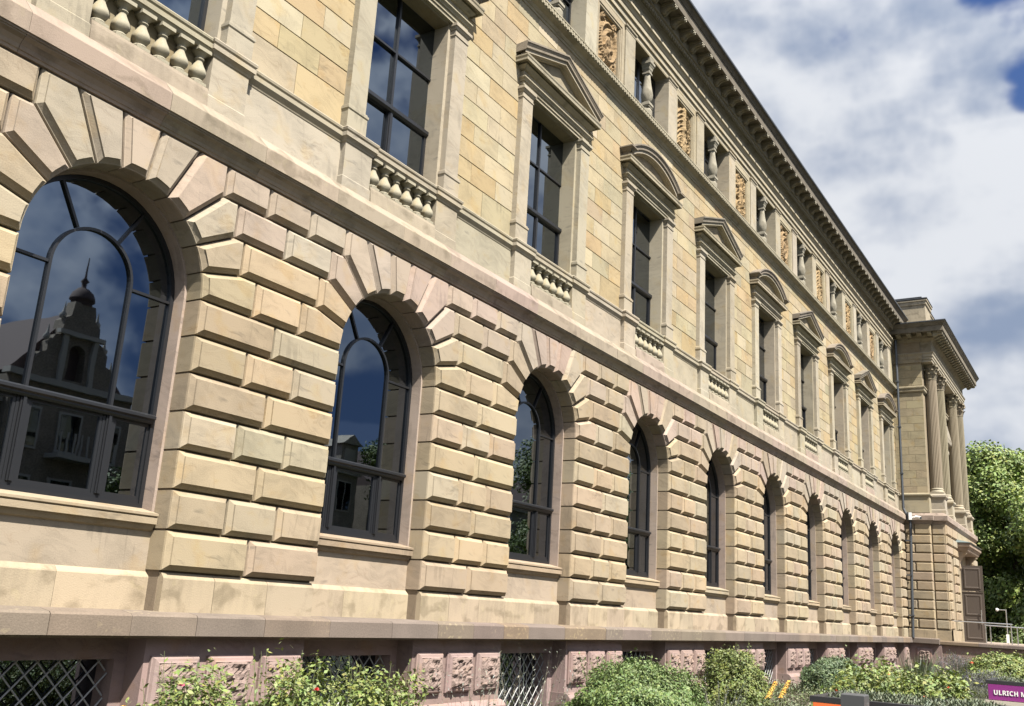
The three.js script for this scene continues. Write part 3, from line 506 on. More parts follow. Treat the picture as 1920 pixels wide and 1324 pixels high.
// carved relief panels: height fields of scrolls, leaves, wreaths and a mask
const reliefGeo = [0, 1, 2].map(v => {
  const NX = 46, NY = 62, w = 0.90, h = 1.16, strokes = [];
  const curve = (f, wd, ht) => { for (let i = 0; i <= 60; i++) { const [a, b] = f(i / 60); strokes.push([a, b, wd, ht]); } };
  const spiral = (cx, cy, r, turns, ph, wd, ht) => curve(t => [cx + Math.cos(ph + t * turns * 6.28) * r * (1 - 0.85 * t), cy + Math.sin(ph + t * turns * 6.28) * r * (1 - 0.85 * t)], wd, ht);
  if (v === 0) { for (const [cy, r, ph] of [[0.38, 0.17, 2.2], [0.02, 0.2, 0.8], [-0.36, 0.18, 3.6]]) spiral(0.2, cy, r, 1.6, ph, 0.026, 0.05); curve(t => [0.03 + 0.30 * Math.sin(t * 9), -0.55 + t * 1.1], 0.028, 0.055); for (let i = 0; i < 26; i++) strokes.push([rr(0.02, 0.40), rr(-0.54, 0.54), rr(0.03, 0.05), rr(0.03, 0.065)]); curve(t => [0.1 * t, 0.2 - 0.5 * t], 0.04, 0.07); strokes.push([0, 0.12, 0.10, 0.085], [0.05, 0.17, 0.03, 0.03]); }
  if (v === 1) { curve(t => [0.33 * Math.sin(t * 3.14159), 0.40 * Math.cos(t * 3.14159)], 0.036, 0.06); for (let i = 0; i < 22; i++) { const t = i / 21 * 3.14; strokes.push([0.37 * Math.sin(t), 0.44 * Math.cos(t), 0.026, 0.05]); } curve(t => [0.15 * Math.sin(t * 3.14), 0.02 + 0.2 * Math.cos(t * 3.14)], 0.03, 0.05); strokes.push([0, 0.25, 0.075, 0.085], [0, 0.06, 0.12, 0.05], [0, -0.2, 0.11, 0.06]); curve(t => [0.02 + 0.17 * t, 0.12 - 0.26 * t], 0.03, 0.05); spiral(0.24, -0.47, 0.1, 1.3, 1, 0.022, 0.05); spiral(0.24, 0.5, 0.08, 1.3, 4, 0.022, 0.05); for (let i = 0; i < 10; i++) strokes.push([rr(0.02, 0.2), rr(-0.32, 0.1), 0.028, rr(0.02, 0.05)]); }
  if (v === 2) { for (let i = 0; i < 7; i++) curve(t => [0.03 + 0.36 * t, 0.48 - i * 0.13 - 0.2 * t * t], 0.022, 0.045); curve(t => [0.04, -0.54 + 1.08 * t], 0.04, 0.06); spiral(0.22, -0.38, 0.15, 1.5, 2, 0.028, 0.055); strokes.push([0, 0.0, 0.11, 0.085], [0, -0.28, 0.09, 0.07], [0.06, 0.05, 0.03, 0.03]); for (let i = 0; i < 16; i++) strokes.push([rr(0.05, 0.4), rr(-0.5, 0.5), rr(0.02, 0.04), rr(0.02, 0.05)]); }
  const g = new THREE.PlaneGeometry(w, h, NX, NY), p = g.attributes.position;
  for (let i = 0; i < p.count; i++) { const X = Math.abs(p.getX(i)), Y = p.getY(i); let z = 0; for (const [a, b, wd, ht] of strokes) { const q = ((X - a) ** 2 + (Y - b) ** 2) / (wd * wd); if (q < 5) z = Math.max(z, ht * 1.35 * Math.exp(-q * 1.1)); } p.setZ(i, z - 0.03 + noise2(p.getX(i) * 20 + 3, Y * 20) * 0.014); }
  g.computeVertexNormals(); const n = p.count, c = new Float32Array(n * 3); for (let i = 0; i < n; i++) c.set(T.relief[v], i * 3); g.setAttribute('color', new THREE.BufferAttribute(c, 3)); return g;
});
const attCol = (() => { const b = new MB(); b.box(-0.12, 0.12, -0.02, 0.06, -0.12, 0.12);
  b.lathe([[0.07, 0.06], [0.11, 0.10], [0.155, 0.20], [0.15, 0.29], [0.10, 0.36], [0.08, 0.375]], 0, 0, 18); b.box(-0.115, 0.115, 0.37, 0.41, -0.115, 0.115); b.box(-0.135, 0.135, 0.41, 0.46, -0.135, 0.135); b.box(-0.105, 0.105, 0.46, 0.50, -0.105, 0.105);
  b.lathe([[0.085, 0.50], [0.12, 0.54], [0.155, 0.62], [0.16, 0.70], [0.14, 0.80], [0.11, 0.95], [0.088, 1.10], [0.082, 1.18]], 0, 0, 18);
  b.box(-0.10, 0.10, 1.18, 1.215, -0.10, 0.10); b.box(-0.085, 0.085, 1.215, 1.27, -0.085, 0.085);
  b.stack(-0.095, 0.095, -0.11, 0.095, [[0, 1.27], [0.012, 1.30], [0.012, 1.33], [0.03, 1.36], [0.045, 1.40], [0.06, 1.405], [0.06, 1.46], [0.02, 1.47], [0.03, 1.56]]); return b.geometry([0.218, 0.202, 0.161]); })();
const attWin = (() => { const f = new MB(), z0 = -0.04, z1 = 0.02; f.prism(rect(-0.9, 0.9, 10.2, 11.77), z0, z1, [rect(-0.85, 0.85, 10.25, 11.72).reverse()]); f.box(-0.05, 0.05, 10.25, 11.72, z0, z1); f.box(-0.85, -0.05, 10.76, 10.79, z0, z1 - 0.004); f.box(0.05, 0.85, 10.76, 10.79, z0, z1 - 0.004); f.box(-0.85, -0.05, 11.26, 11.29, z0, z1 - 0.004); f.box(0.05, 0.85, 11.26, 11.29, z0, z1 - 0.004);
  return { f: f.geometry(), p: [-1, 1].map(s => new MB().face([[s < 0 ? -0.86 : 0.04, 10.24, 0], [s < 0 ? -0.04 : 0.86, 10.24, 0], [s < 0 ? -0.04 : 0.86, 11.73, 0], [s < 0 ? -0.86 : 0.04, 11.73, 0]], [0, 0, 1]).geometry()) }; })();
for (let k = -1; k < BAYS; k++) {
  const x = 4 * k + AC;
  if (k >= 0) {
    const w = sub('attic_window', museum, [x, EYE, -8.09]); put(attWin.f, 'frame', M.frame, w); attWin.p.forEach(g => { const p = put(g, 'pane', M.glass, w); p.rotation.x = rr(-1, 1) * 0.002; });
    inst(attCol, 'attic_baluster', M.crust, museum, [x, 10.21, -7.86]).scale.set(0.82, 1, 0.82);
    for (const s of [-1, 1]) { const a = Math.min(x + s * 0.90, x + s * 1.36), b = Math.max(x + s * 0.90, x + s * 1.36); if (a > X1 - 0.3) continue; const p = new MB(); p.stack(a, Math.min(b, X1), -8.13, -7.735, [[0, 10.2], [0, 11.70], [0.008, 11.705], [0.008, 11.73], [0.002, 11.735], [0.02, 11.765], [0.032, 11.77], [0.032, 11.80], [-0.01, 11.80]]); p.build('attic_pilaster', M.stone, museum, tone(T.trim)); }
  }
  // panel between two windows
  const p0 = Math.max(x + 1.361, X0), p1 = Math.min(x + 2.639, X1); if (p1 - p0 < 0.1) continue;
  const cx = x + 2, full = p1 - p0 > 1.2;
  const f = new MB();
  if (full) { f.prism(rect(p0, p1, 10.2, 11.78), -8.13, -7.765, [rect(cx - 0.53, cx + 0.53, 10.36, 11.66).reverse()]); f.prism(rect(cx - 0.529, cx + 0.529, 10.361, 11.659), -8.13, -7.78, [rect(cx - 0.475, cx + 0.475, 10.41, 11.61).reverse()]); f.prism(rect(cx - 0.475, cx + 0.475, 10.41, 11.61), -8.13, -7.80, [rect(cx - 0.449, cx + 0.449, 10.435, 11.585).reverse()]); f.box(cx - 0.45, cx + 0.45, 10.43, 11.59, -8.13, -7.86); }
  else f.box(p0, p1, 10.2, 11.78, -8.13, -7.765);
  f.build('panel_surround', M.stone, museum, jit([0.250, 0.218, 0.150]));
  if (full) { const m = inst(reliefGeo[(k + 4) % 3], 'relief_panel', M.rough, museum, [cx, 11.01, -7.825]); }
}
// ---------------------------------------------------------------- main entablature and cornice
new MB().alongX([[-8.13, 11.80], [-7.765, 11.80], [-7.765, 11.905], [-7.728, 11.91], [-7.728, 12.035], [-7.69, 12.04], [-7.69, 12.15], [-7.675, 12.155], [-7.672, 12.18], [-7.645, 12.225], [-7.615, 12.235], [-7.615, 12.29], [-7.73, 12.30], [-8.13, 12.345]], X0, X1).build('architrave', M.stone, museum, [0.268, 0.236, 0.172]);
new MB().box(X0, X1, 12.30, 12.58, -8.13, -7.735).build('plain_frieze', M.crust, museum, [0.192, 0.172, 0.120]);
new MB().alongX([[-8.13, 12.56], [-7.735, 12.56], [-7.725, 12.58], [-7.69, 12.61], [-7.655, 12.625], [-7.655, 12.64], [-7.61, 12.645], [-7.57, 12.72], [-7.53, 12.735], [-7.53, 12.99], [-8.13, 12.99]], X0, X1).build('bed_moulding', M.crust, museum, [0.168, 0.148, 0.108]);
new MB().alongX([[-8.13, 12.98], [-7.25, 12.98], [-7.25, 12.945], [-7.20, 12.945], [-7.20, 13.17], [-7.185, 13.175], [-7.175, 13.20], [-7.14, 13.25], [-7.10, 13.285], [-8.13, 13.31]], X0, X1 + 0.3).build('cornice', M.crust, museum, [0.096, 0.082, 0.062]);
new MB().alongX([[-7.5, 13.275], [-7.085, 13.275], [-7.075, 13.29], [-7.075, 13.335], [-7.09, 13.345], [-7.5, 13.36]], X0, X1 + 0.3).build('gutter', M.gutter, museum);
{
  const eg = []; for (let x = X0 + 0.05; x < X1; x += 0.105) { const g = new THREE.SphereGeometry(0.042, 6, 5); g.scale(0.9, 1.1, 0.8); g.translate(x, 12.685, -7.592); eg.push(g); }
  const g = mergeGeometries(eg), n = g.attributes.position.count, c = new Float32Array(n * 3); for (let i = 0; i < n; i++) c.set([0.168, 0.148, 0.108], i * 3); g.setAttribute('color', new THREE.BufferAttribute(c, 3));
  const m = new THREE.Mesh(g, M.crust); m.name = 'egg_ornament'; m.position.y = EYE; m.castShadow = true; m.userData = { kind: 'stuff' }; museum.add(m);
}
// scrolled bracket with a rosette at its end
const modGeo = (() => { const b = new MB(), w = 0.095; const prof = [[-7.53, 12.98], [-7.53, 12.80], [-7.515, 12.785], [-7.48, 12.785], [-7.45, 12.80], [-7.40, 12.855], [-7.34, 12.88], [-7.29, 12.878], [-7.255, 12.882], [-7.24, 12.90], [-7.24, 12.92], [-7.25, 12.98]];
  b.alongX(prof, -w, w); b.alongX([[-7.53, 12.98], [-7.53, 12.925], [-7.235, 12.925], [-7.222, 12.938], [-7.222, 12.98]], -w - 0.025, w + 0.025);
  for (const s of [-0.05, 0.05]) b.alongX(prof.map(([z, y]) => [z, y - 0.014]), s - 0.02, s + 0.02); return b.geometry([0.152, 0.134, 0.096]); })();
const rosGeo = (() => { const b = new MB(); for (let i = 0; i < 5; i++) { const t = i / 5 * 6.283 + 0.3; b.bar([0, 0.035, 0], [Math.cos(t) * 0.062, 0.035 + Math.sin(t) * 0.055, 0.035], [0.03, 0.014], 5); } b.bar([0, 0.035, -0.02], [0, 0.035, 0.045], [0.03, 0.018], 6); return b.geometry([0.288, 0.268, 0.216]); })();
for (let x = 0.2; x < X1 - 0.1; x += 12 / 22) { const m = inst(modGeo, 'modillion', M.crust, museum, [x, 0, 0]); const r = new THREE.Mesh(rosGeo, M.stone); r.name = 'rosette'; r.position.set(0, 12.868, -7.238); m.add(r); }

// ---------------------------------------------------------------- corner pavilion
{
  const pv = museum, PX = 43.2, PE = 53.0, ZS = -6.57, ZF = -6.05, ZU = -6.60;
  const core = new MB(); core.box(PX + 0.03, PE, -1.55, 4.4, -16, ZS - 0.03); core.box(PX + 0.22, PE - 0.2, -1.55, 4.4, ZS - 0.03, ZF - 0.03); core.box(PX + 0.02, PE, 4.4, 12.6, -16, ZU - 0.02); core.build('pavilion_core', M.stone, pv, [0.185, 0.150, 0.100]);
  // rusticated courses, side and front
  const step = 0.39, y0 = 0.14;
  const sideBlock = (z0, z1, ya, yb, x, xb) => { const b = new MB(), g = 0.008, bv = 0.04; const L = (d, xx) => [[z0 + d, ya + d], [z1 - d, ya + d], [z1 - d, yb - d], [z0 + d, yb - d]].map(([z, y]) => [xx, y, z]); const Ls = [L(g, xb), L(g, x), L(g + bv, x - 0.055)]; for (let k = 0; k < 2; k++) for (let i = 0; i < 4; i++) { const j = (i + 1) % 4; b.face([Ls[k][i], Ls[k][j], Ls[k + 1][j], Ls[k + 1][i]]); } b.face(Ls[2], [-1, 0, 0]); b.build('rusticated_block', M.stone, pv, tone(T.pier)); };
  const frontBlock = (x0, x1, ya, yb) => { const [b, t] = raised(rect(x0, x1, ya, yb), [], tone(T.pier), ZF - 0.1, ZF); b.build('rusticated_block', M.stone, pv, t); };
  for (let c = 0; c < 11; c++) {
    const a = c < 10 ? y0 + c * step * 0.965 : y0 + 10 * step * 0.965, b = c < 10 ? a + step * 0.965 : 4.36;
    if (c % 2) sideBlock(-7.62, ZS, a, b, PX + 0.03, PX + 0.2); else { sideBlock(-7.62, -7.22, a, b, PX + 0.03, PX + 0.2); sideBlock(-7.22, ZS, a, b, PX + 0.03, PX + 0.2); }
    sideBlock(ZS, ZF, a, b, PX + 0.2, PX + 0.4);
    if (c < 8) { frontBlock(PX + 0.15, PX + 1.05, a, b); if (c % 2) frontBlock(PX + 2.0, PX + 3.2, a, b); else { frontBlock(PX + 2.0, PX + 2.6, a, b); frontBlock(PX + 2.6, PX + 3.2, a, b); } }
    else { frontBlock(PX + 0.15, PX + 1.6, a, b); frontBlock(PX + 1.6, PX + 3.2, a, b); }
    frontBlock(PX + 6.6, PX + 8.0, a, b); frontBlock(PX + 8.0, PX + 9.6, a, b); if (c > 8) frontBlock(PX + 3.2, PX + 6.6, a, b);
  }
  new MB().alongZ([[PX + 0.5, -0.3], [PX - 0.02, -0.3], [PX - 0.02, 0.09], [PX + 0.02, 0.135], [PX + 0.5, 0.135]], -7.6, ZS).build('plinth_block', M.stone, pv, tone(T.pier));
  new MB().alongZ([[PX + 0.6, -0.3], [PX + 0.17, -0.3], [PX + 0.17, 0.09], [PX + 0.2, 0.135], [PX + 0.6, 0.135]], ZS, ZF + 0.03).build('plinth_block', M.stone, pv, tone(T.pier));
  new MB().box(PX + 0.18, PX + 3.1, -0.3, 0.13, ZF - 0.1, ZF + 0.03).build('plinth_block', M.stone, pv, tone(T.pier));
  // ledge and basement below the side
  new MB().alongZ([[PX + 0.5, -0.46], [PX - 0.1, -0.46], [PX - 0.17, -0.43], [PX - 0.17, -0.26], [PX - 0.15, -0.24], [PX + 0.02, -0.22], [PX + 0.5, -0.22]], -7.46, -6.46).build('ledge_stone', M.ledge, pv, tone(T.ledge));
  { const b = new MB(); b.box(PX + 0.02, PX + 0.3, -1.55, -0.46, -8, -6.4); b.build('basement_pier', M.stone, pv, tone(T.red)); }
  { const b = new MB(), z0 = -7.35, z1 = -6.75; const L = (d, x) => [[z0 + d, -1.2 + d], [z1 - d, -1.2 + d], [z1 - d, -0.62 - d], [z0 + d, -0.62 - d]].map(([z, y]) => [x, y, z]); const Ls = [L(0, PX + 0.03), L(0, PX - 0.03), L(0.05, PX - 0.07)]; for (let k = 0; k < 2; k++) for (let i = 0; i < 4; i++) { const j = (i + 1) % 4; b.face([Ls[k][i], Ls[k][j], Ls[k + 1][j], Ls[k + 1][i]]); } b.face(Ls[2], [-1, 0, 0]); const fm = b.build('rock_faced_block', M.stone, pv, tone(T.red)); const rm = new THREE.Mesh(rockGeo[1], M.rough); rm.name = 'rock_face'; rm.rotation.y = -Math.PI / 2; rm.position.set(-0.05, 0.08, 0); rm.castShadow = true; fm.add(rm); }
  // string course round the pavilion
  const SC = [[0, 4.32], [0.03, 4.36], [0.06, 4.42], [0.11, 4.47], [0.13, 4.48], [0.13, 4.67], [0.0, 4.80]];
  { const b = new MB(); b.stack(PX + 0.18, PE - 0.2, -6.9, ZF, SC); b.stack(PX, PE + 0.0, -7.7, ZS, SC.map(([p, y]) => [p - 0.002, y + 0.001])); b.build('string_course_stone', M.crust, pv, tone(T.belt)); }
  // upper side wall of ashlar
  for (let r = 0; r < 19; r++) {
    const a = 4.85 + (r > 1 ? 0.05 : 0) + r * 0.335, b = a + 0.335 - (r === 18 ? 0.1 : 0), zs = r % 2 ? [-7.9, -7.28, ZU] : [-7.9, -7.02, ZU];
    if (b > 11.3) break;
    for (let i = 0; i < 2; i++) { const m = new MB(); m.box(PX, PX + 0.06, a + 0.005, b - 0.005, zs[i] + 0.004, zs[i + 1] - 0.004); m.build('pavilion_ashlar', M.stone, pv, jit([0.242, 0.205, 0.133])); }
  }
  const wrap = (x0, x1, zf, steps, name, mat, tint) => { const b = new MB(); b.stack(x0, x1, -16, zf, steps); b.build(name, mat, pv, tint); };
  wrap(PX, PE, ZU, [[0, 4.79], [0.03, 4.80], [0.03, 5.45], [0.05, 5.47], [0.09, 5.52], [0.09, 5.57], [0.02, 5.62], [0, 5.62]], 'pavilion_base_moulding', M.stone, [0.242, 0.211, 0.145]);
  wrap(PX, PE, ZU, [[0, 9.93], [0.03, 9.95], [0.07, 10.0], [0.07, 10.10], [0.1, 10.13], [0.1, 10.18], [0, 10.22]], 'pavilion_string', M.crust, [0.222, 0.191, 0.133]);
  // pedestals and four fluted columns with leafy capitals
  for (const cx of [44.0, 46.15, 50.05, 52.2]) {
    const cz = -6.37, b = new MB();
    b.stack(cx - 0.32, cx + 0.32, ZU, cz + 0.32, [[0.03, 4.72], [0.03, 4.95], [0, 4.98], [0, 5.40], [0.02, 5.42], [0.07, 5.50], [0.07, 5.57], [0.01, 5.62]]); b.build('column_pedestal', M.stone, pv, tone(T.trim));
    const col = sub('column', pv, [cx, EYE, cz]);
    const base = new MB(); base.box(-0.31, 0.31, 5.62, 5.70, -0.31, 0.31); base.lathe([[0.29, 5.70], [0.31, 5.73], [0.29, 5.77], [0.255, 5.79], [0.262, 5.83], [0.28, 5.85], [0.26, 5.88], [0.245, 5.90]], 0, 0, 24); base.build('base', M.stone, col, tone(T.trim), true);
    const sh = new MB(); sh.lathe([[0.252, 5.90], [0.252, 7.2], [0.245, 8.8], [0.222, 10.62]], 0, 0, 144, 0.034, 24); sh.build('shaft', M.plain, col, jit([0.202, 0.174, 0.125]), true);
    const cp = new MB(); cp.lathe([[0.225, 10.60], [0.245, 10.62], [0.225, 10.65], [0.22, 10.72], [0.225, 10.95], [0.26, 11.12], [0.30, 11.2]], 0, 0, 20);
    for (let row = 0; row < 2; row++) for (let i = 0; i < 8; i++) { const t = (i + row * 0.5) / 8 * 6.283, yb = 10.66 + row * 0.17, c = Math.cos(t), s = Math.sin(t); const P = (r, y, o) => [c * r - s * o, y, s * r + c * o]; const lf = [[0.23, yb, 0.085], [0.26, yb + 0.12, 0.085], [0.29, yb + 0.19, 0.07], [0.35, yb + 0.22, 0.05], [0.355, yb + 0.18, 0.03]]; for (let q = 0; q < lf.length - 1; q++) { const [r, y, o] = lf[q], [r2, y2, o2] = lf[q + 1]; cp.face([P(r, y, -o), P(r, y, o), P(r2, y2, o2), P(r2, y2, -o2)]); cp.face([P(r - 0.03, y, -o), P(r - 0.03, y, o), P(r2 - 0.03, y2, o2), P(r2 - 0.03, y2, -o2)]); } }
    for (const [sx, sz] of [[-1, -1], [1, -1], [1, 1], [-1, 1]]) { cp.bar([sx * 0.2, 11.0, sz * 0.2], [sx * 0.27, 11.16, sz * 0.27], [0.03, 0.055], 7); cp.bar([sx * 0.24, 11.15, sz * 0.3], [sx * 0.3, 11.15, sz * 0.24], 0.058, 8); }
    cp.box(-0.31, 0.31, 11.2, 11.27, -0.31, 0.31); cp.build('capital', M.crust, col, jit([0.202, 0.174, 0.125]), true);
  }
  // window with a pediment between the columns
  { const b = new MB(); b.stack(47.2, 49.0, ZU - 0.1, ZU + 0.08, [[0, 5.62], [0, 8.1], [0.05, 8.15], [0.05, 8.3], [0.02, 8.3], [0.02, 8.5], [0.15, 8.6], [0.18, 8.75], [0.1, 8.8]]); b.prism([[46.95, 8.8], [49.25, 8.8], [48.1, 9.35]], ZU - 0.1, ZU + 0.24); b.build('pavilion_window_case', M.crust, pv, tone(T.trim)); const w = sub('pavilion_window', pv, [48.1, EYE, ZU + 0.1]); new MB().box(-0.62, 0.62, 5.8, 7.95, -0.01, 0.0).build('pane', M.glass, w, null, true); const f = new MB(); f.prism(rect(-0.66, 0.66, 5.76, 8.0), -0.01, 0.03, [rect(-0.6, 0.6, 5.82, 7.94).reverse()]); f.box(-0.03, 0.03, 5.82, 7.94, 0, 0.028); f.build('frame', M.frame, w, null, true); }
  // entablature, brackets and cornice
  wrap(PX + 0.06, PE - 0.06, ZU + 0.42, [[0, 11.27], [0, 11.38], [0.03, 11.385], [0.03, 11.5], [0.06, 11.505], [0.06, 11.6], [0.1, 11.66], [0.1, 11.7], [0.02, 11.71]], 'pavilion_architrave', M.stone, [0.250, 0.223, 0.169]);
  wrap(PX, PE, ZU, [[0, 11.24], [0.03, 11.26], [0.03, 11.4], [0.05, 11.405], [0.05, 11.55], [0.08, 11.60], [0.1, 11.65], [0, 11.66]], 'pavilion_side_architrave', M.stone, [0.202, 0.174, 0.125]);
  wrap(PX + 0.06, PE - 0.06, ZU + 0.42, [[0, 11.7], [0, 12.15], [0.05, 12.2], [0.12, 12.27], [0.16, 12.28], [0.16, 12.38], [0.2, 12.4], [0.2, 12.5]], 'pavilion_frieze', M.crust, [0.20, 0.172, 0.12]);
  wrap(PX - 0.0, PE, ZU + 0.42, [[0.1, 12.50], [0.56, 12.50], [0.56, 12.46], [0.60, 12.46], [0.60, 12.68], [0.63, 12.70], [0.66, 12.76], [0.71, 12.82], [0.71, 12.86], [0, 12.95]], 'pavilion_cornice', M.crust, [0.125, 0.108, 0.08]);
  wrap(PX - 0.0, PE, ZU + 0.42, [[0.60, 12.855], [0.735, 12.86], [0.735, 12.90], [0.6, 12.93]], 'gutter', M.gutter, null);
  for (let x = PX - 0.35; x < PE + 0.4; x += 0.42) { const b = new MB(); b.alongX([[ZU + 0.58, 12.50], [ZU + 0.58, 12.27], [ZU + 0.62, 12.24], [ZU + 0.70, 12.26], [ZU + 0.80, 12.33], [ZU + 0.92, 12.32], [ZU + 0.965, 12.35], [ZU + 0.98, 12.42], [ZU + 0.98, 12.50]], x - 0.1, x + 0.1); b.build('modillion', M.crust, pv, jit([0.202, 0.179, 0.128])); }
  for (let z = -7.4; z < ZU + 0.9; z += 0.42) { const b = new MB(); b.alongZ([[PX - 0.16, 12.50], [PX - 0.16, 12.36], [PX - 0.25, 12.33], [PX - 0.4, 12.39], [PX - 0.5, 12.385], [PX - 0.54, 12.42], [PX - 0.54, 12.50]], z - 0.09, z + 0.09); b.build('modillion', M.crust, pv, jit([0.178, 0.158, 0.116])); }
  // attic above the cornice
  wrap(PX + 0.7, PE - 0.7, ZU - 0.05, [[0, 12.9], [0, 14.1], [0.06, 14.15], [0.06, 14.28], [0.1, 14.3], [0.1, 14.36], [0, 14.4]], 'pavilion_attic', M.crust, [0.24, 0.205, 0.15]);
  wrap(PX + 0.55, PX + 1.9, ZU + 0.2, [[0, 12.9], [0, 14.0], [0.05, 14.05], [0.05, 14.18], [0.09, 14.2], [0.09, 14.26], [0, 14.3]], 'attic_pier', M.crust, [0.25, 0.215, 0.155]);
  wrap(PX + 0.7, PE - 0.7, ZU - 0.05, [[0, 14.39], [0.12, 14.395], [0.12, 14.43], [0, 14.45]], 'attic_coping', M.gutter, null); wrap(PX + 0.55, PX + 1.9, ZU + 0.2, [[0, 14.29], [0.11, 14.295], [0.11, 14.33], [0, 14.35]], 'attic_coping', M.gutter, null);
  // entrance: hood on brackets, dark door leaf standing open
  { const b = new MB(); b.stack(46.2, 50.0, -6.4, ZF + 0.5, [[-0.1, 3.45], [-0.05, 3.5], [0.0, 3.62], [0.06, 3.68], [0.06, 3.80], [0.02, 3.84]]); b.build('entrance_hood', M.stone, pv, [0.202, 0.154, 0.116]); new MB().alongX([[-6.4, 4.05], [ZF + 0.62, 3.845], [-6.4, 3.845]], 46.1, 50.1).build('hood_flashing', M.copper, pv); }
  for (const x of [46.45, 49.5]) new MB().alongX([[ZF - 0.1, 3.46], [ZF - 0.1, 2.7], [ZF + 0.06, 2.66], [ZF + 0.12, 2.75], [ZF + 0.10, 2.95], [ZF + 0.2, 3.2], [ZF + 0.38, 3.38], [ZF + 0.38, 3.46]], x - 0.14, x + 0.14).build('hood_bracket', M.stone, pv, tone(T.pier));
  new MB().box(46.3, 46.7, -0.3, 3.3, ZF - 0.1, ZF + 0.05).build('door_jamb', M.stone, pv, tone(T.pier)); new MB().box(49.3, 49.7, -0.3, 3.3, ZF - 0.1, ZF + 0.05).build('door_jamb', M.stone, pv, tone(T.pier));
  const dl = sub('door_leaf', pv, [46.72, EYE - 0.3, ZF + 0.06]);
  new MB().box(0, 0.07, 0, 2.1, 0, 0.86).build('lower_leaf', M.bronze, dl, null, true); new MB().box(0.01, 0.06, 2.12, 3.2, 0, 0.86).build('upper_leaf', M.bronze, dl, null, true); new MB().box(-0.02, 0, 2.06, 2.10, 0.02, 0.84).build('rail', M.bronze, dl, null, true); new MB().bar([-0.06, 0.75, 0.72], [-0.06, 1.35, 0.72], 0.016, 8).build('handle', M.steel, dl, null, true); for (const [a, b] of [[0.12, 0.95], [1.1, 1.98], [2.22, 3.1]]) { const p = new MB(), L = (d, x) => [[0.1 + d, a + d], [0.76 - d, a + d], [0.76 - d, b - d], [0.1 + d, b - d]].map(([z, y]) => [x, y, z]), Q = [L(0, 0), L(0.02, -0.018), L(0.06, -0.018), L(0.08, -0.004)]; for (let k = 0; k < 3; k++) for (let i = 0; i < 4; i++) { const j = (i + 1) % 4; p.face([Q[k][i], Q[k][j], Q[k + 1][j], Q[k + 1][i]]); } p.face(Q[3], [-1, 0, 0]); p.build('door_panel', M.bronze, dl, null, true); }
  new MB().box(46.7, 49.3, -0.3, 3.3, -6.6, -6.5).build('inner_door', M.bronze, pv);
}
// rainwater pipe in the corner, with its shoe bend and brackets
{
  const px = 43.0, b = new MB(), dp = sub('downpipe', museum, [px, 0, -7.45]);
  b.bar([0, EYE + 4.95, -0.12], [0, EYE + 12.3, -0.12], 0.055, 10).bar([0, EYE + 4.95, -0.12], [0.02, EYE + 4.4, 0.13], 0.055, 10).bar([0.02, EYE + 4.4, 0.13], [0.02, EYE - 0.24, 0.02], 0.06, 10); b.build('pipe', M.zinc, dp, null, true);
  const h = new MB(); for (const y of [0.6, 2.2, 3.6]) h.box(-0.08, 0.1, EYE + y, EYE + y + 0.05, -0.1, 0.12); for (const y of [6.4, 8.4, 10.4]) h.box(-0.075, 0.075, EYE + y, EYE + y + 0.05, -0.19, -0.05); h.build('pipe_brackets', M.zinc, dp, null, true);
}

// ------------------------------------------------------------------ terrace in front of the pavilion
{
  const t = thing('terrace', '', ''); t.userData = { kind: 'structure' };
  new MB().box(43.3, 62, 0, 1.08, -6.42, 6).build('terrace_wall', M.stone, t, [0.2, 0.135, 0.115], true);
  let z = -6.46; while (z < 5.8) { const l = Math.min(rr(1.1, 1.7), 5.95 - z); new MB().alongZ([[43.9, 1.08], [43.28, 1.08], [43.2, 1.115], [43.2, 1.22], [43.23, 1.25], [43.9, 1.262]], z + 0.003, z + l - 0.003).build('coping_stone', M.ledge, t, tone(T.ledge), true); z += l; }
  new MB().box(43.9, 62, 1.08, 1.25, -6.5, 6).build('terrace_paving', M.stone, t, [0.24, 0.2, 0.165], true);
}
{
  const r = thing('handrail', 'brushed steel handrail on posts along the terrace edge beside the pavilion', 'railing', [43.62, 1.25, -6.2]);
  const bar = (name, a, b, rad) => new MB().bar(a, b, rad, 8).build(name, M.steel, r, null, true);
  bar('top_rail', [0, 0.80, -0.1], [0, 0.78, 2.35], 0.022); for (const z of [0.12, 2.3]) bar('post', [0, 0, z], [0, 0.79, z], 0.022);
  const r2 = thing('handrail', 'lower steel railing with paired posts nearer the right edge of the terrace', 'railing', [43.62, 1.25, -4.85]);
  const bar2 = (name, a, b, rad) => new MB().bar(a, b, rad, 8).build(name, M.steel, r2, null, true);
  bar2('top_rail', [0.1, 0.70, 0], [0.1, 0.66, 1.9], 0.022); for (const z of [0.03, 0.2, 1.15, 1.4, 1.8]) bar2('post', [0.1, 0, z], [0.1, 0.69, z], 0.02);
}
{
  const l = thing('lamp_post', 'small white globe lamp on a thin pole behind the terrace railing', 'lamp', [47, 1.25, -4.35]);
  new MB().bar([0, 0, 0], [0, 1.42, 0], 0.022, 8).build('pole', M.steel, l, null, true); new MB().bar([0, 1.40, -0.34], [0, 1.40, 0.02], 0.016, 6).build('arm', M.steel, l, null, true);
  new MB().lathe([[0.002, 1.33], [0.045, 1.345], [0.062, 1.385], [0.062, 1.41], [0.045, 1.45], [0.002, 1.465]], 0, -0.34, 14).build('globe', M.white, l, null, true); new MB().box(-0.05, 0.05, 0.05, 0.4, -0.05, 0.05).build('pole_foot', M.white, l, null, true);
}
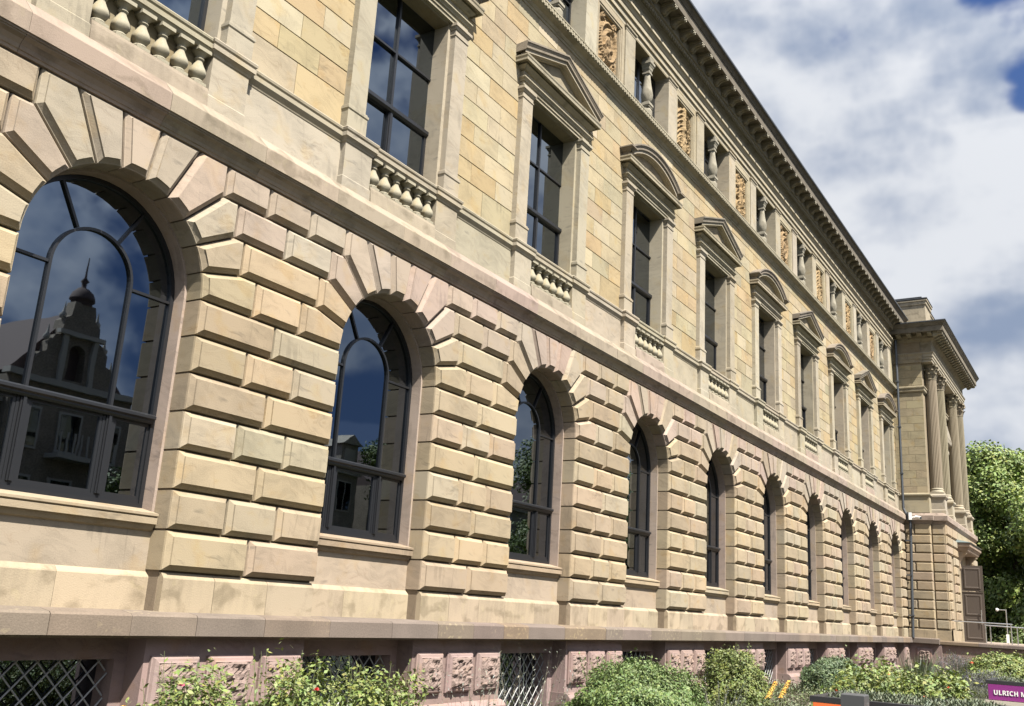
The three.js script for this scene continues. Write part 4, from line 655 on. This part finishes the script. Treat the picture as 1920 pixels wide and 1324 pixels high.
{
  const c = thing('security_camera', 'white security camera with a grey box at the corner of the string course', 'camera', [43.0, EYE + 4.45, -7.3]);
  new MB().box(-0.1, 0.05, 0, 0.34, -0.12, 0.06).build('mounting_box', M.zinc, c, null, true); new MB().box(-0.13, -0.1, 0.02, 0.32, -0.05, 0.07).build('cover', M.white, c, null, true);
  new MB().bar([-0.05, 0.12, 0.05], [-0.08, 0.13, 0.22], 0.03, 8).build('arm', M.white, c, null, true); new MB().bar([-0.02, 0.14, 0.2], [-0.2, 0.09, 0.42], 0.065, 12).build('housing', M.white, c, null, true); new MB().bar([-0.19, 0.095, 0.4], [-0.215, 0.085, 0.44], 0.05, 12).build('lens', M.gutter, c, null, true);
}

// ------------------------------------------------------------------ plants
const leafMat = new THREE.MeshPhysicalMaterial({ color: 0xffffff, vertexColors: true, roughness: 0.62, transmission: 0.32, thickness: 0, side: THREE.DoubleSide });
const petalMat = new THREE.MeshPhysicalMaterial({ color: 0xffffff, vertexColors: true, roughness: 0.8, transmission: 0.25, thickness: 0, side: THREE.DoubleSide });
const bark = new THREE.MeshStandardMaterial({ color: C(0.10, 0.075, 0.055), roughness: 0.95 }), stalk = new THREE.MeshStandardMaterial({ color: C(0.10, 0.12, 0.05), roughness: 0.9 });
class Leaves {
  constructor() { this.p = []; this.c = []; this.i = []; }
  // a folded leaf: base point, direction, width, length, colour
  leaf(b, d, w, l, col) {
    const s = [d[1] * 0.3 - d[2], d[2] * 0.2 + rr(-0.7, 0.7) * 0.6, d[0] - d[1] * 0.2], q = Math.hypot(...s) || 1, n = this.p.length / 3; for (let k = 0; k < 3; k++) s[k] *= w / 2 / q;
    const m = [b[0] + d[0] * l * 0.5, b[1] + d[1] * l * 0.5, b[2] + d[2] * l * 0.5];
    this.p.push(...b, m[0] + s[0], m[1] + s[1] - w * 0.1, m[2] + s[2], b[0] + d[0] * l, b[1] + d[1] * l - w * 0.12, b[2] + d[2] * l, m[0] - s[0], m[1] - s[1] - w * 0.1, m[2] - s[2]);
    for (let k = 0; k < 4; k++) this.c.push(...col); this.i.push(n, n + 1, n + 2, n, n + 2, n + 3);
  }
  // a leaf whose blade faces roughly along n
  face(b, n, w, l, col) {
    const q = unit(), k = q[0] * n[0] + q[1] * n[1] + q[2] * n[2], d = norm([q[0] - n[0] * k, q[1] - n[1] * k, q[2] - n[2] * k]), s = [n[1] * d[2] - n[2] * d[1], n[2] * d[0] - n[0] * d[2], n[0] * d[1] - n[1] * d[0]].map(v => v * w / 2), m = [0, 1, 2].map(i => b[i] + d[i] * l * 0.5 + n[i] * w * 0.1), c = this.p.length / 3;
    this.p.push(...b, m[0] + s[0], m[1] + s[1], m[2] + s[2], b[0] + d[0] * l, b[1] + d[1] * l, b[2] + d[2] * l, m[0] - s[0], m[1] - s[1], m[2] - s[2]);
    for (let i = 0; i < 4; i++) this.c.push(...col); this.i.push(c, c + 1, c + 2, c, c + 2, c + 3);
  }
  build(name, parent, mat = leafMat) {
    const g = new THREE.BufferGeometry(); g.setAttribute('position', new THREE.Float32BufferAttribute(this.p, 3)); g.setAttribute('color', new THREE.Float32BufferAttribute(this.c, 3)); g.setIndex(this.i); g.computeVertexNormals();
    const m = new THREE.Mesh(g, mat); m.name = name; m.castShadow = m.receiveShadow = true; parent.add(m); return m;
  }
}
function unit() { const z = rr(-1, 1), t = rr(0, 6.2832), q = Math.sqrt(1 - z * z); return [q * Math.cos(t), z, q * Math.sin(t)]; }
function norm(v) { const l = Math.hypot(...v) || 1; return v.map(x => x / l); }
const green = (c, s = 0.35) => { const k = 1 + rr(-s, s), y = rr(-0.15, 0.15); return [c[0] * k * (1 + y), c[1] * k, c[2] * k * (1 - y)]; };
// a rounded or loose bush: shoots springing from the ground, leaves along the outer shoots
function bush(name, label, pos, o) {
  const t = thing(name, label, o.cat || 'shrub', pos, o.group), L = new Leaves(), st = new MB(), { rx, h, rz } = o;
  for (let i = 0; i < o.n; i++) {
    const d = unit(); d[1] = Math.abs(d[1]); const lump = 1 + noise2(Math.atan2(d[2], d[0]) * 1.6 + pos[0] * 3, d[1] * 3 + 5) * (o.lump ?? 0.22), rad = Math.pow(rnd(), o.fill ?? 0.28) * lump * (1 + (rnd() < 0.04 ? rr(0, o.stray ?? 0.15) : 0));
    const P = [d[0] * rx * rad, Math.max(0.02, 0.06 + d[1] * h * rad * 0.94), d[2] * rz * rad], dir = norm([d[0] + rr(-1, 1) * 0.9, d[1] * 0.6 + rr(-0.5, 0.9), d[2] + rr(-1, 1) * 0.9]), l = o.leaf * rr(0.6, 1.35);
    if (o.slim < 0.3) L.leaf(P, dir, l * o.slim, l, green(pick(o.col))); else L.face(P, norm([d[0] * 0.8 + rr(-0.8, 0.8), d[1] * 0.6 + rr(-0.3, 1.1), d[2] * 0.8 + rr(-0.8, 0.8)]), l * (o.slim ?? 0.55), l, green(pick(o.col)));
  }
  for (let i = 0; i < (o.stems ?? 14); i++) { const d = unit(); d[1] = Math.abs(d[1]) + 0.3; const q = norm(d); st.bar([rr(-0.1, 0.1), 0, rr(-0.1, 0.1)], [q[0] * rx * 0.8, q[1] * h * 0.8, q[2] * rz * 0.8], [0.009, 0.003], 4); }
  // upright shoots standing out of the top
  for (let i = 0; i < (o.shoots ?? 0); i++) { const a = rr(0, 6.283), r = Math.sqrt(rnd()) * 0.85, bx = Math.cos(a) * rx * r, bz = Math.sin(a) * rz * r, hh = h * rr(0.8, 1.18), tx = bx * 1.12 + rr(-0.05, 0.05), tz = bz * 1.12 + rr(-0.05, 0.05); st.bar([bx * 0.7, 0, bz * 0.7], [tx, hh, tz], [0.006, 0.002], 4); for (let k = 0; k < 14; k++) { const f = rr(0.4, 1), l = o.leaf * rr(0.6, 1.2); L.leaf([mix(bx * 0.7, tx, f), hh * f, mix(bz * 0.7, tz, f)], norm([rr(-1, 1), rr(-0.2, 1), rr(-1, 1)]), l * (o.slim ?? 0.55), l, green(pick(o.col))); } }
  L.build('foliage', t); st.build('stems', stalk, t, null, true);
  for (const [fx, fy, fz, col, s] of o.flowers || []) { const F = new Leaves(); for (let i = 0; i < 16; i++) { const d = unit(); F.leaf([fx, fy, fz], norm([d[0], Math.abs(d[1]) + 0.2, d[2]]), s * 0.75, s * rr(0.7, 1), green(col, 0.2)); } F.build('flower', t, petalMat); }
  return t;
}
const RG = [[0.125, 0.175, 0.028], [0.15, 0.19, 0.035], [0.10, 0.15, 0.028], [0.165, 0.185, 0.04]], PINK = [0.62, 0.07, 0.22], RED = [0.62, 0.05, 0.05], ORANGE = [0.75, 0.22, 0.12];
bush('rose_bush', 'loose rose bush with one magenta bloom under the leftmost rock-faced stones', [5.35, 0, -6.05], { rx: 0.62, h: 0.92, rz: 0.5, n: 9000, leaf: 0.05, slim: 0.5, col: RG, shoots: 22, lump: 0.4, fill: 0.4, stray: 0.08, group: 'roses along the wall', flowers: [[-0.32, 0.86, 0.15, PINK, 0.035]] });
bush('rose_bush', 'loose rose bush with one red bloom in front of the first basement pier', [6.45, 0, -6.1], { rx: 0.55, h: 0.95, rz: 0.5, n: 9000, leaf: 0.05, slim: 0.5, col: RG, shoots: 24, lump: 0.4, fill: 0.4, stray: 0.08, group: 'roses along the wall', flowers: [[-0.2, 0.80, 0.4, RED, 0.04]] });
bush('rose_bush', 'leafy rose bush without blooms before the second lattice basement window', [7.45, 0, -6.0], { rx: 0.6, h: 0.86, rz: 0.5, n: 10000, leaf: 0.05, slim: 0.5, col: RG, shoots: 22, lump: 0.4, fill: 0.4, stray: 0.08, group: 'roses along the wall' });
bush('round_shrub', 'big dense rounded green shrub hiding the third basement pier', [13.3, 0, -6.0], { rx: 1.02, h: 0.86, rz: 0.95, n: 36000, leaf: 0.052, slim: 0.42, col: [[0.105, 0.165, 0.035], [0.085, 0.145, 0.03], [0.125, 0.18, 0.045]], shoots: 90, lump: 0.26, fill: 0.16, stray: 0.16, stems: 26 });
bush('golden_shrub', 'yellow-green upright shrub before the dark basement window right of the rounded shrub', [17.3, 0, -6.0], { rx: 0.72, h: 1.02, rz: 0.6, n: 16000, leaf: 0.055, slim: 0.5, col: [[0.125, 0.16, 0.025], [0.105, 0.145, 0.025], [0.14, 0.17, 0.035]], shoots: 16, lump: 0.32, fill: 0.2, stray: 0.15 });
bush('blue_green_shrub', 'blue-green mounded shrub beside the far basement piers', [24.4, 0, -6.0], { rx: 0.95, h: 0.84, rz: 0.8, n: 24000, leaf: 0.07, slim: 0.35, col: [[0.075, 0.125, 0.045], [0.065, 0.11, 0.04], [0.09, 0.135, 0.055]], shoots: 0, lump: 0.12, fill: 0.16, stray: 0.06 });
const flo = (n, rx, h, rz, c) => [...Array(n)].map(() => { const a = rr(2.2, 5.2), q = rr(0.2, 1.2); return [Math.cos(a) * rx * Math.cos(q) * 1.02, 0.08 + Math.sin(q) * h, Math.sin(a) * rz * Math.cos(q) * 1.02 * -1, c, rr(0.03, 0.045)]; });
bush('rose_bush', 'orange-flowered rose bush behind the dark bollard and orange planter', [12.6, 0, -2.65], { rx: 0.8, h: 1.12, rz: 0.72, n: 17000, leaf: 0.055, slim: 0.62, col: RG, shoots: 8, lump: 0.26, fill: 0.2, flowers: flo(7, 0.8, 1.05, 0.72, ORANGE) });
bush('rose_bush', 'orange-flowered rose bush overlapping the purple sign planter', [12.3, 0, -1.95], { rx: 0.72, h: 1.08, rz: 0.62, n: 15000, leaf: 0.055, slim: 0.62, col: RG, shoots: 8, lump: 0.26, fill: 0.2, flowers: flo(8, 0.72, 1.0, 0.62, ORANGE) });
bush('rose_bush', 'distant rose bush with two orange blooms below the terrace wall', [36, 0, -3.4], { rx: 1.5, h: 0.98, rz: 1.5, n: 16000, leaf: 0.09, slim: 0.6, col: RG, shoots: 10, lump: 0.25, fill: 0.2, flowers: [[-1.2, 0.68, -0.9, ORANGE, 0.09], [-1.25, 0.5, 1.0, ORANGE, 0.09]] });
bush('lavender', 'grey-purple lavender below the terrace coping beside the pavilion corner', [36, 0, -4.95], { rx: 0.9, h: 0.86, rz: 0.75, n: 5000, leaf: 0.09, slim: 0.12, col: [[0.13, 0.135, 0.15], [0.11, 0.12, 0.11], [0.16, 0.15, 0.19]], shoots: 60, lump: 0.2, cat: 'lavender', group: 'lavender clumps' });
bush('lavender', 'low grey-purple lavender between the two far rose bushes', [29, 0, -3.25], { rx: 0.8, h: 0.62, rz: 0.75, n: 4500, leaf: 0.08, slim: 0.12, col: [[0.13, 0.135, 0.15], [0.11, 0.12, 0.11], [0.16, 0.15, 0.19]], shoots: 60, lump: 0.2, cat: 'lavender', group: 'lavender clumps' });
// narrow blades and stems that stand upright from one root
function tuft(name, label, pos, n, r, h, w, cols, cat, group, extra) {
  const t = thing(name, label, cat, pos, group), L = new Leaves();
  for (let i = 0; i < n; i++) { const a = rr(0, 6.283), q = Math.sqrt(rnd()) * r, b = [Math.cos(a) * q * 0.6, 0, Math.sin(a) * q * 0.6], d = norm([Math.cos(a) * q * 0.5 + rr(-0.1, 0.1), h * 0.8, Math.sin(a) * q * 0.5 + rr(-0.1, 0.1)]); L.leaf(b, d, w * rr(0.6, 1.3), h * rr(0.6, 1.1), green(pick(cols), 0.25)); if (extra) for (let k = 0; k < 9; k++) { const f = rr(0.3, 1) * h; L.leaf([b[0] + d[0] * f, b[1] + d[1] * f, b[2] + d[2] * f], norm([rr(-1, 1), rr(0, 1), rr(-1, 1)]), 0.012, 0.05, green(pick(cols), 0.25)); } }
  L.build('blades', t); return t;
}
const SAGE = [[0.17, 0.18, 0.14], [0.14, 0.155, 0.11], [0.2, 0.2, 0.17]];
tuft('grey_sage', 'wispy grey-green stems before the third lattice basement window', [10.6, 0, -6.25], 30, 0.55, 1.12, 0.012, SAGE, 'plant', 'grey stemmed plants', true);
tuft('grey_sage', 'short wispy grey stems at the left foot of the rounded shrub', [9.5, 0, -6.2], 34, 0.5, 0.88, 0.012, SAGE, 'plant', 'grey stemmed plants', true);
tuft('grey_sage', 'grey stems between the rounded shrub and the golden shrub', [15.6, 0, -5.7], 50, 0.6, 0.66, 0.014, SAGE, 'plant', 'grey stemmed plants', true);
tuft('ornamental_grass', 'upright grey-green grass tuft against the pavilion basement', [34.8, 0, -5.95], 260, 0.65, 0.92, 0.02, [[0.13, 0.17, 0.09], [0.16, 0.19, 0.12], [0.1, 0.14, 0.07]], 'grass', null);
{
  const spike = (label, pos, lean) => { const t = thing('torch_lily', label, 'flower', pos, 'yellow torch lilies'), s = new MB(), top = [lean[0] * 0.42, 0.42, lean[1] * 0.42]; s.bar([0, 0, 0], top, 0.008, 5); s.build('stem', stalk, t, null, true); const F = new Leaves(); for (let i = 0; i < 260; i++) { const f = rnd(), a = rr(0, 6.283), r = 0.045 * (1 - f * 0.55), P = [top[0] + lean[0] * 0.3 * f + Math.cos(a) * r * 0.5, top[1] + 0.26 * f, top[2] + lean[1] * 0.3 * f + Math.sin(a) * r * 0.5]; F.leaf(P, norm([Math.cos(a), -0.5, Math.sin(a)]), 0.016, 0.035, green([0.72, 0.46, 0.08], 0.2)); } F.build('flower', t, petalMat); };
  spike('yellow torch lily flower spike standing left of its pair beside the golden shrub', [15.4, 0, -5.0], [0.35, 0.35]); spike('yellow torch lily flower spike standing right of its pair beside the golden shrub', [15.95, 0, -4.95], [0.3, 0.35]);
  spike('yellow flower spike at the bottom left under the first lattice window', [4.2, 0.12, -5.6], [0.12, 0.1]);
}
{ // ground cover in the bed
  const o = thing('ground_cover', 'low mixed green ground cover and grasses across the planting bed', 'ground cover'); o.userData.kind = 'stuff'; const L = new Leaves(), cols = [[0.09, 0.135, 0.03], [0.12, 0.145, 0.07], [0.08, 0.12, 0.03], [0.125, 0.16, 0.04]];
  for (let i = 0; i < 26000; i++) { const x = 3.5 + Math.pow(rnd(), 1.3) * 38, z = rr(-7.1, -4.5), hh = 0.16 + 0.24 * Math.max(0, noise2(x * 0.9, z * 0.9) + 0.35), c = cols[Math.floor((noise2(x * 0.6 + 9, z * 0.6) + 1) * 2) & 3]; if (rnd() < 0.16) L.leaf([x, 0.02, z], norm([rr(-0.35, 0.35), 1, rr(-0.35, 0.35)]), 0.02, hh * rr(0.6, 1.15), green(c)); else L.leaf([x, hh * rr(0.2, 1), z], norm([rr(-1, 1), rr(-0.2, 0.8), rr(-1, 1)]), 0.035, 0.06, green(c)); }
  L.build('leaves', o);
}

// ------------------------------------------------------------------ planters and bollard
const M2 = { black: new THREE.MeshStandardMaterial({ color: C(0.018, 0.018, 0.02), roughness: 0.5 }), purple: new THREE.MeshStandardMaterial({ color: C(0.19, 0.018, 0.16), roughness: 0.55 }), orange: new THREE.MeshStandardMaterial({ color: C(0.62, 0.13, 0.03), roughness: 0.55 }), anth: new THREE.MeshStandardMaterial({ color: C(0.05, 0.052, 0.055), roughness: 0.55 }), pale: new THREE.MeshStandardMaterial({ color: C(0.42, 0.38, 0.32), roughness: 0.9 }) };
function planter(label, pos, len, mat) {
  const t = thing('planter', label, 'planter', pos, 'raised planters');
  new MB().box(0.02, 1.1, 0, 0.93, 0.02, len - 0.02).build('body', M2.pale, t, null, true);
  const rim = new MB(); for (const [a, b, c, d] of [[0, 0.09, 0, len], [1.04, 1.13, 0, len], [0.09, 1.04, 0, 0.09], [0.09, 1.04, len - 0.09, len]]) rim.box(a, b, 0.93, 0.975, c, d); rim.build('rim', M2.black, t, null, true);
  new MB().box(0.09, 1.04, 0.931, 0.945, 0.09, len - 0.09).build('soil', new THREE.MeshStandardMaterial({ color: C(0.05, 0.04, 0.03), roughness: 1 }), t, null, true);
  new MB().box(-0.006, 0.02, 0.73, 0.925, 0.03, len - 0.03).build('sign_panel', mat, t, null, true);
  new MB().box(-0.03, 0.02, 0, 0.72, -0.01, len + 0.01).build('base_panel', M2.pale, t, null, true);
  const L = new Leaves(); for (let i = 0; i < 3200; i++) { const z = rr(0.12, len - 0.12), x = rr(0.1, 1.0); L.leaf([x, 0.94 + rr(0, 0.05), z], norm([rr(-0.8, 0.8), rr(0.2, 1), rr(-0.8, 0.8)]), 0.014, rr(0.025, 0.06), green([0.085, 0.11, 0.06])); } L.build('plants', t);
  return t;
}
const signPlanter = planter('raised planter with purple sign panel and white lettering at the right edge', [15.0, 0, -1.70], 2.4, M2.purple);
{
  const font = await new FontLoader().loadAsync('fonts/droid/droid_sans_bold.typeface.json');
  const g = new TextGeometry('ULRICH MU', { font, size: 0.06, depth: 0.004, curveSegments: 4 }); g.computeBoundingBox();
  const m = new THREE.Mesh(g, M.white); m.name = 'lettering'; m.rotation.y = -Math.PI / 2; m.position.set(-0.008, 0.795, 0.09); m.castShadow = true; signPlanter.add(m);
}
planter('raised planter with bright orange panel and black rim beside the bollard', [8.65, 0, -2.34], 1.5, M2.orange);
{
  const t = thing('bollard', 'dark grey square bollard with sloping top before the orange planter', 'bollard', [8.35, 0, -1.9]);
  const b = new MB(); b.loops([rect(-0.09, 0.09, -0.09, 0.09).map(p => [...p, 0]), rect(-0.09, 0.09, -0.09, 0.09).map(p => [...p, 1.035]), rect(-0.082, 0.082, -0.082, 0.082).map(p => [...p, 1.043])]);
  const m = b.build('post', M2.anth, t, null, true); m.rotation.x = -Math.PI / 2; m.position.set(0, 0.52, 0); m.geometry.center(); m.scale.set(1, 1, 1);
  new MB().box(0.02, 0.05, 0.95, 0.98, 0.088, 0.094).build('screw', M.steel, t, null, true);
}

// ------------------------------------------------------------------ trees
function tree(name, label, pos, H, crown, n, leaf, cols, group) {   // crown: list of [x, y, z, r] clumps
  const t = thing(name, label, 'tree', pos, group), tr = new MB(); tr.bar([0, 0, 0], [0.1, H * 0.35, 0.05], [H * 0.028, H * 0.02], 9); tr.bar([0.1, H * 0.35, 0.05], [0, H * 0.8, 0], [H * 0.02, H * 0.004], 8);
  for (const [x, y, z] of crown) tr.bar([0.05, Math.min(y * 0.6, H * 0.5), 0], [x * 0.85, y, z * 0.85], [H * 0.008, H * 0.002], 5);
  tr.build('trunk', bark, t, null, true);
  const L = new Leaves(), tot = crown.reduce((s, c) => s + c[3] * c[3], 0);
  for (const [cx, cy, cz, r] of crown) { const m = Math.round(n * r * r / tot); const ph = rr(0, 50); for (let i = 0; i < m; i++) { const d = unit(), lump = 1 + 0.28 * noise2(d[0] * 2.6 + ph, d[1] * 2.6 + d[2] * 1.9 + ph), q = r * Math.pow(rnd(), 0.33) * lump; const P = [cx + d[0] * q, cy + d[1] * q * 0.85, cz + d[2] * q], l = leaf * rr(0.6, 1.4); L.face(P, norm([d[0] * 0.8 + rr(-0.7, 0.7), d[1] * 0.6 + rr(-0.3, 1.1), d[2] * 0.8 + rr(-0.7, 0.7)]), l * 0.7, l, green(pick(cols), 0.3)); } }
  L.build('crown', t); return t;
}
const clumps = (R, y0, y1, n, r0, r1) => [...Array(n)].map(() => { const a = rr(0, 6.283), f = rnd(), y = mix(y0, y1, f), q = R * Math.sqrt(rnd()) * Math.sqrt(Math.max(0.12, 1 - Math.pow((f - 0.42) / 0.62, 2))); return [Math.cos(a) * q, y, Math.sin(a) * q, rr(r0, r1)]; });
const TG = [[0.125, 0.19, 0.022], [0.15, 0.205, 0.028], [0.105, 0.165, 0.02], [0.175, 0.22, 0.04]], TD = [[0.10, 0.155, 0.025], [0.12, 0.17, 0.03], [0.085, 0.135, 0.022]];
tree('broadleaf_tree', 'tall leafy broadleaf tree rising directly behind the pavilion columns', [66, 0, -6.2], 13.2, clumps(4.6, 1.2, 11.8, 64, 1.0, 1.7), 120000, 0.2, TG, 'trees beyond the terrace');
tree('broadleaf_tree', 'broad green tree at the right edge of the picture behind the lamp', [61, 0, -1.2], 11.5, clumps(3.8, 1.8, 10.0, 44, 1.0, 1.6), 70000, 0.2, TG, 'trees beyond the terrace');
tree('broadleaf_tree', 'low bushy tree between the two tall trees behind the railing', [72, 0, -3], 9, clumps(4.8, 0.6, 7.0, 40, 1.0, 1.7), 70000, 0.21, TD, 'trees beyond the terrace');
tree('broadleaf_tree', 'far tree top showing furthest right above the other trees', [80, 0, 1.5], 15.5, clumps(5, 3, 13.5, 40, 1.2, 1.9), 45000, 0.27, TG, 'trees beyond the terrace');
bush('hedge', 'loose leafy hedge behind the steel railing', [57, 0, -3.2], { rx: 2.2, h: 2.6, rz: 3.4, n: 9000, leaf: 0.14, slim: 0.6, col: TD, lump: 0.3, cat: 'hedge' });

// ------------------------------------------------------------------ houses and trees across the street, mirrored in the glass
const HM = { a: new THREE.MeshStandardMaterial({ color: C(0.28, 0.24, 0.19), map: groundMap, roughness: 0.9 }), b: new THREE.MeshStandardMaterial({ color: C(0.36, 0.33, 0.28), map: groundMap, roughness: 0.9 }), c: new THREE.MeshStandardMaterial({ color: C(0.22, 0.17, 0.14), map: groundMap, roughness: 0.9 }), roof: new THREE.MeshStandardMaterial({ color: C(0.085, 0.06, 0.055), roughness: 0.85 }), trim: new THREE.MeshStandardMaterial({ color: C(0.42, 0.40, 0.36), roughness: 0.8 }) };
function townHouse(name, label, x0, x1, z, eaves, ridge, mat, nx, ny, group) {
  const t = thing(name, label, 'house', [(x0 + x1) / 2, 0, z], group), w = (x1 - x0) / 2;
  new MB().box(-w, w, 0, eaves, 0, 9).build('wall', mat, t, null, true); new MB().alongX([[-0.4, eaves], [4.5, ridge], [9.4, eaves]], -w, w).build('roof', HM.roof, t, null, true); new MB().box(-w, w, eaves - 0.25, eaves, -0.3, 0.0).build('eaves', HM.trim, t, null, true);
  for (let j = 0; j < ny; j++) for (let i = 0; i < nx; i++) { const cx = -w + (i + 0.5) * 2 * w / nx, cy = 1.0 + j * (eaves - 0.8) / ny; const f = new MB(); f.box(-0.6, 0.6, 0, 1.75, -0.06, -0.01); const m = f.build('window', HM.trim, t, null, true); m.position.set(cx, cy, -0.035); for (const s of [-1, 1]) new MB().box(s < 0 ? -0.53 : 0.03, s < 0 ? -0.03 : 0.53, 0.08, 1.67, -0.035, -0.03).build('pane', M.glass, m, null, true); }
  return t;
}
townHouse('town_house', 'plain house across the street, left of the gabled house in the mirrored view', 8, 21.2, 22, 8.6, 12.6, HM.c, 5, 3, 'houses across the street');
townHouse('town_house', 'pale house with railed balcony across the street, right of the gabled house', 27.2, 33, 22, 7.4, 9.0, HM.b, 3, 3, 'houses across the street');
const dormerHouse = townHouse('town_house', 'grey house with dormer and chimney mirrored in the second arched window', 34.5, 43.6, 22, 8.6, 10.9, HM.b, 4, 3, 'houses across the street');
{ const d = new MB(); d.box(3.2, 4.6, 8.7, 10.3, 0.3, 2.5); d.alongZ([[3.0, 10.3], [3.9, 10.9], [4.8, 10.3]], 0.1, 2.6); d.build('dormer', HM.b, dormerHouse, null, true); new MB().box(3.45, 4.35, 9.0, 10.05, 0.26, 0.3).build('dormer_window', HM.trim, dormerHouse, null, true); new MB().box(2.6, 3.2, 9.6, 11.8, 4.2, 4.9).build('chimney', HM.c, dormerHouse, null, true); }
townHouse('town_house', 'brown house across the street far left behind the viewer', -12, 7.2, 22, 9.2, 12.8, HM.a, 6, 3, 'houses across the street');
townHouse('town_house', 'brown house across the street beyond the dormer house', 46, 58, 23, 8.2, 11.2, HM.a, 5, 3, 'houses across the street');
townHouse('town_house', 'pale house across the street at the far right end of the row', 62, 80, 24, 9, 12, HM.b, 6, 3, 'houses across the street');
{ // house with a shaped gable, niche, cupola and spire
  const t = thing('gabled_house', 'ornate gabled house with domed turret and spire mirrored in the leftmost arched window', 'house', [24.1, 0, 21.4]);
  new MB().box(-2.9, 3.0, 0, 9.4, 0, 9.6).build('wall', HM.a, t, null, true); new MB().box(-3.1, 3.2, 9.4, 9.65, -0.25, 0.3).build('cornice', HM.trim, t, null, true);
  const half = [[0, 0], [2.0, 0], [2.0, 0.7], [1.8, 0.8], [1.7, 1.05], [1.45, 1.15], [1.4, 1.6], [1.25, 1.7], [1.15, 1.95], [0.9, 2.05], [0.85, 2.75], [0.6, 2.95], [0.5, 3.6], [0, 3.6]];
  const P = [...half.slice(1).map(([x, y]) => [x, 9.65 + y]), ...half.slice(1, -1).reverse().map(([x, y]) => [-x, 9.65 + y])];
  const nh = [[-0.4, 9.8], [0.4, 9.8], [0.4, 11.0], ...arc(0.4, 0, Math.PI, 10).slice(1, -1).map(([x, y]) => [x, 11 + y]), [-0.4, 11.0]];
  new MB().prism(P, 0, 0.7, [nh.slice().reverse()]).build('gable', HM.a, t, null, true); new MB().box(-0.5, 0.5, 9.7, 11.5, 0.66, 0.69).build('niche_back', HM.a, t, null, true);
  for (const x of [-0.72, 0.72]) new MB().box(x - 0.11, x + 0.11, 9.66, 11.7, -0.16, 0).build('gable_pilaster', HM.trim, t, null, true); new MB().box(-1.1, 1.1, 11.7, 11.88, -0.25, 0.02).build('gable_cornice', HM.trim, t, null, true);
  for (const s of [-1, 1]) for (const [x, y] of [[1.85, 10.35], [1.38, 11.3], [0.85, 12.4]]) new MB().lathe([[0.02, y], [0.12, y + 0.08], [0.15, y + 0.22], [0.07, y + 0.34], [0.035, y + 0.6], [0.01, y + 0.75]], s * x, 0.25, 10).build('finial', HM.trim, t, null, true);
  new MB().lathe([[0.46, 13.2], [0.46, 13.42], [0.56, 13.46], [0.54, 13.56], [0.44, 13.82], [0.25, 14.02], [0.1, 14.1], [0.1, 14.3], [0.16, 14.38], [0.05, 14.55], [0.02, 15.5]], 0, 0.4, 14).build('turret_dome', HM.roof, t, null, true);
  new MB().alongZ([[-2.9, 9.6], [0, 13.0], [2.9, 9.6]], 0.5, 9.6).build('roof', HM.roof, t, null, true);
  new MB().box(-0.9, 1.8, 6.3, 6.5, -0.9, 0).build('balcony', HM.trim, t, null, true); for (let i = 0; i < 9; i++) new MB().box(-0.85 + i * 0.32, -0.78 + i * 0.32, 6.5, 7.4, -0.88, -0.83).build('balcony_rail', HM.trim, t, null, true);
  for (let j = 0; j < 3; j++) for (let i = 0; i < 3; i++) { const m = new MB().box(-0.55, 0.55, 0, 1.75, -0.06, -0.01).build('window', HM.trim, t, null, true); m.position.set(-1.9 + i * 1.9, 1 + j * 2.8, -0.035); new MB().box(-0.45, 0.45, 0.1, 1.65, -0.035, -0.03).build('pane', M.glass, m, null, true); }
}
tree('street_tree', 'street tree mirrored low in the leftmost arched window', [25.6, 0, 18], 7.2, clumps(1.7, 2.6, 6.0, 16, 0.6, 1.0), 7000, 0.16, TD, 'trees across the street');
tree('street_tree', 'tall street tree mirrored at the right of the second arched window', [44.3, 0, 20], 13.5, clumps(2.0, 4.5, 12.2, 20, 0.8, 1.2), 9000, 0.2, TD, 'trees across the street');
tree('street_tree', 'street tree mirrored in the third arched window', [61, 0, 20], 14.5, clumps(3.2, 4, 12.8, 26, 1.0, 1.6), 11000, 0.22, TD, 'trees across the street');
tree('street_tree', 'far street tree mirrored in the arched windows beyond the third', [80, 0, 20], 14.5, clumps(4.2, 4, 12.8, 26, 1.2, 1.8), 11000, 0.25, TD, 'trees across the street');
renderer.render(scene, camera);
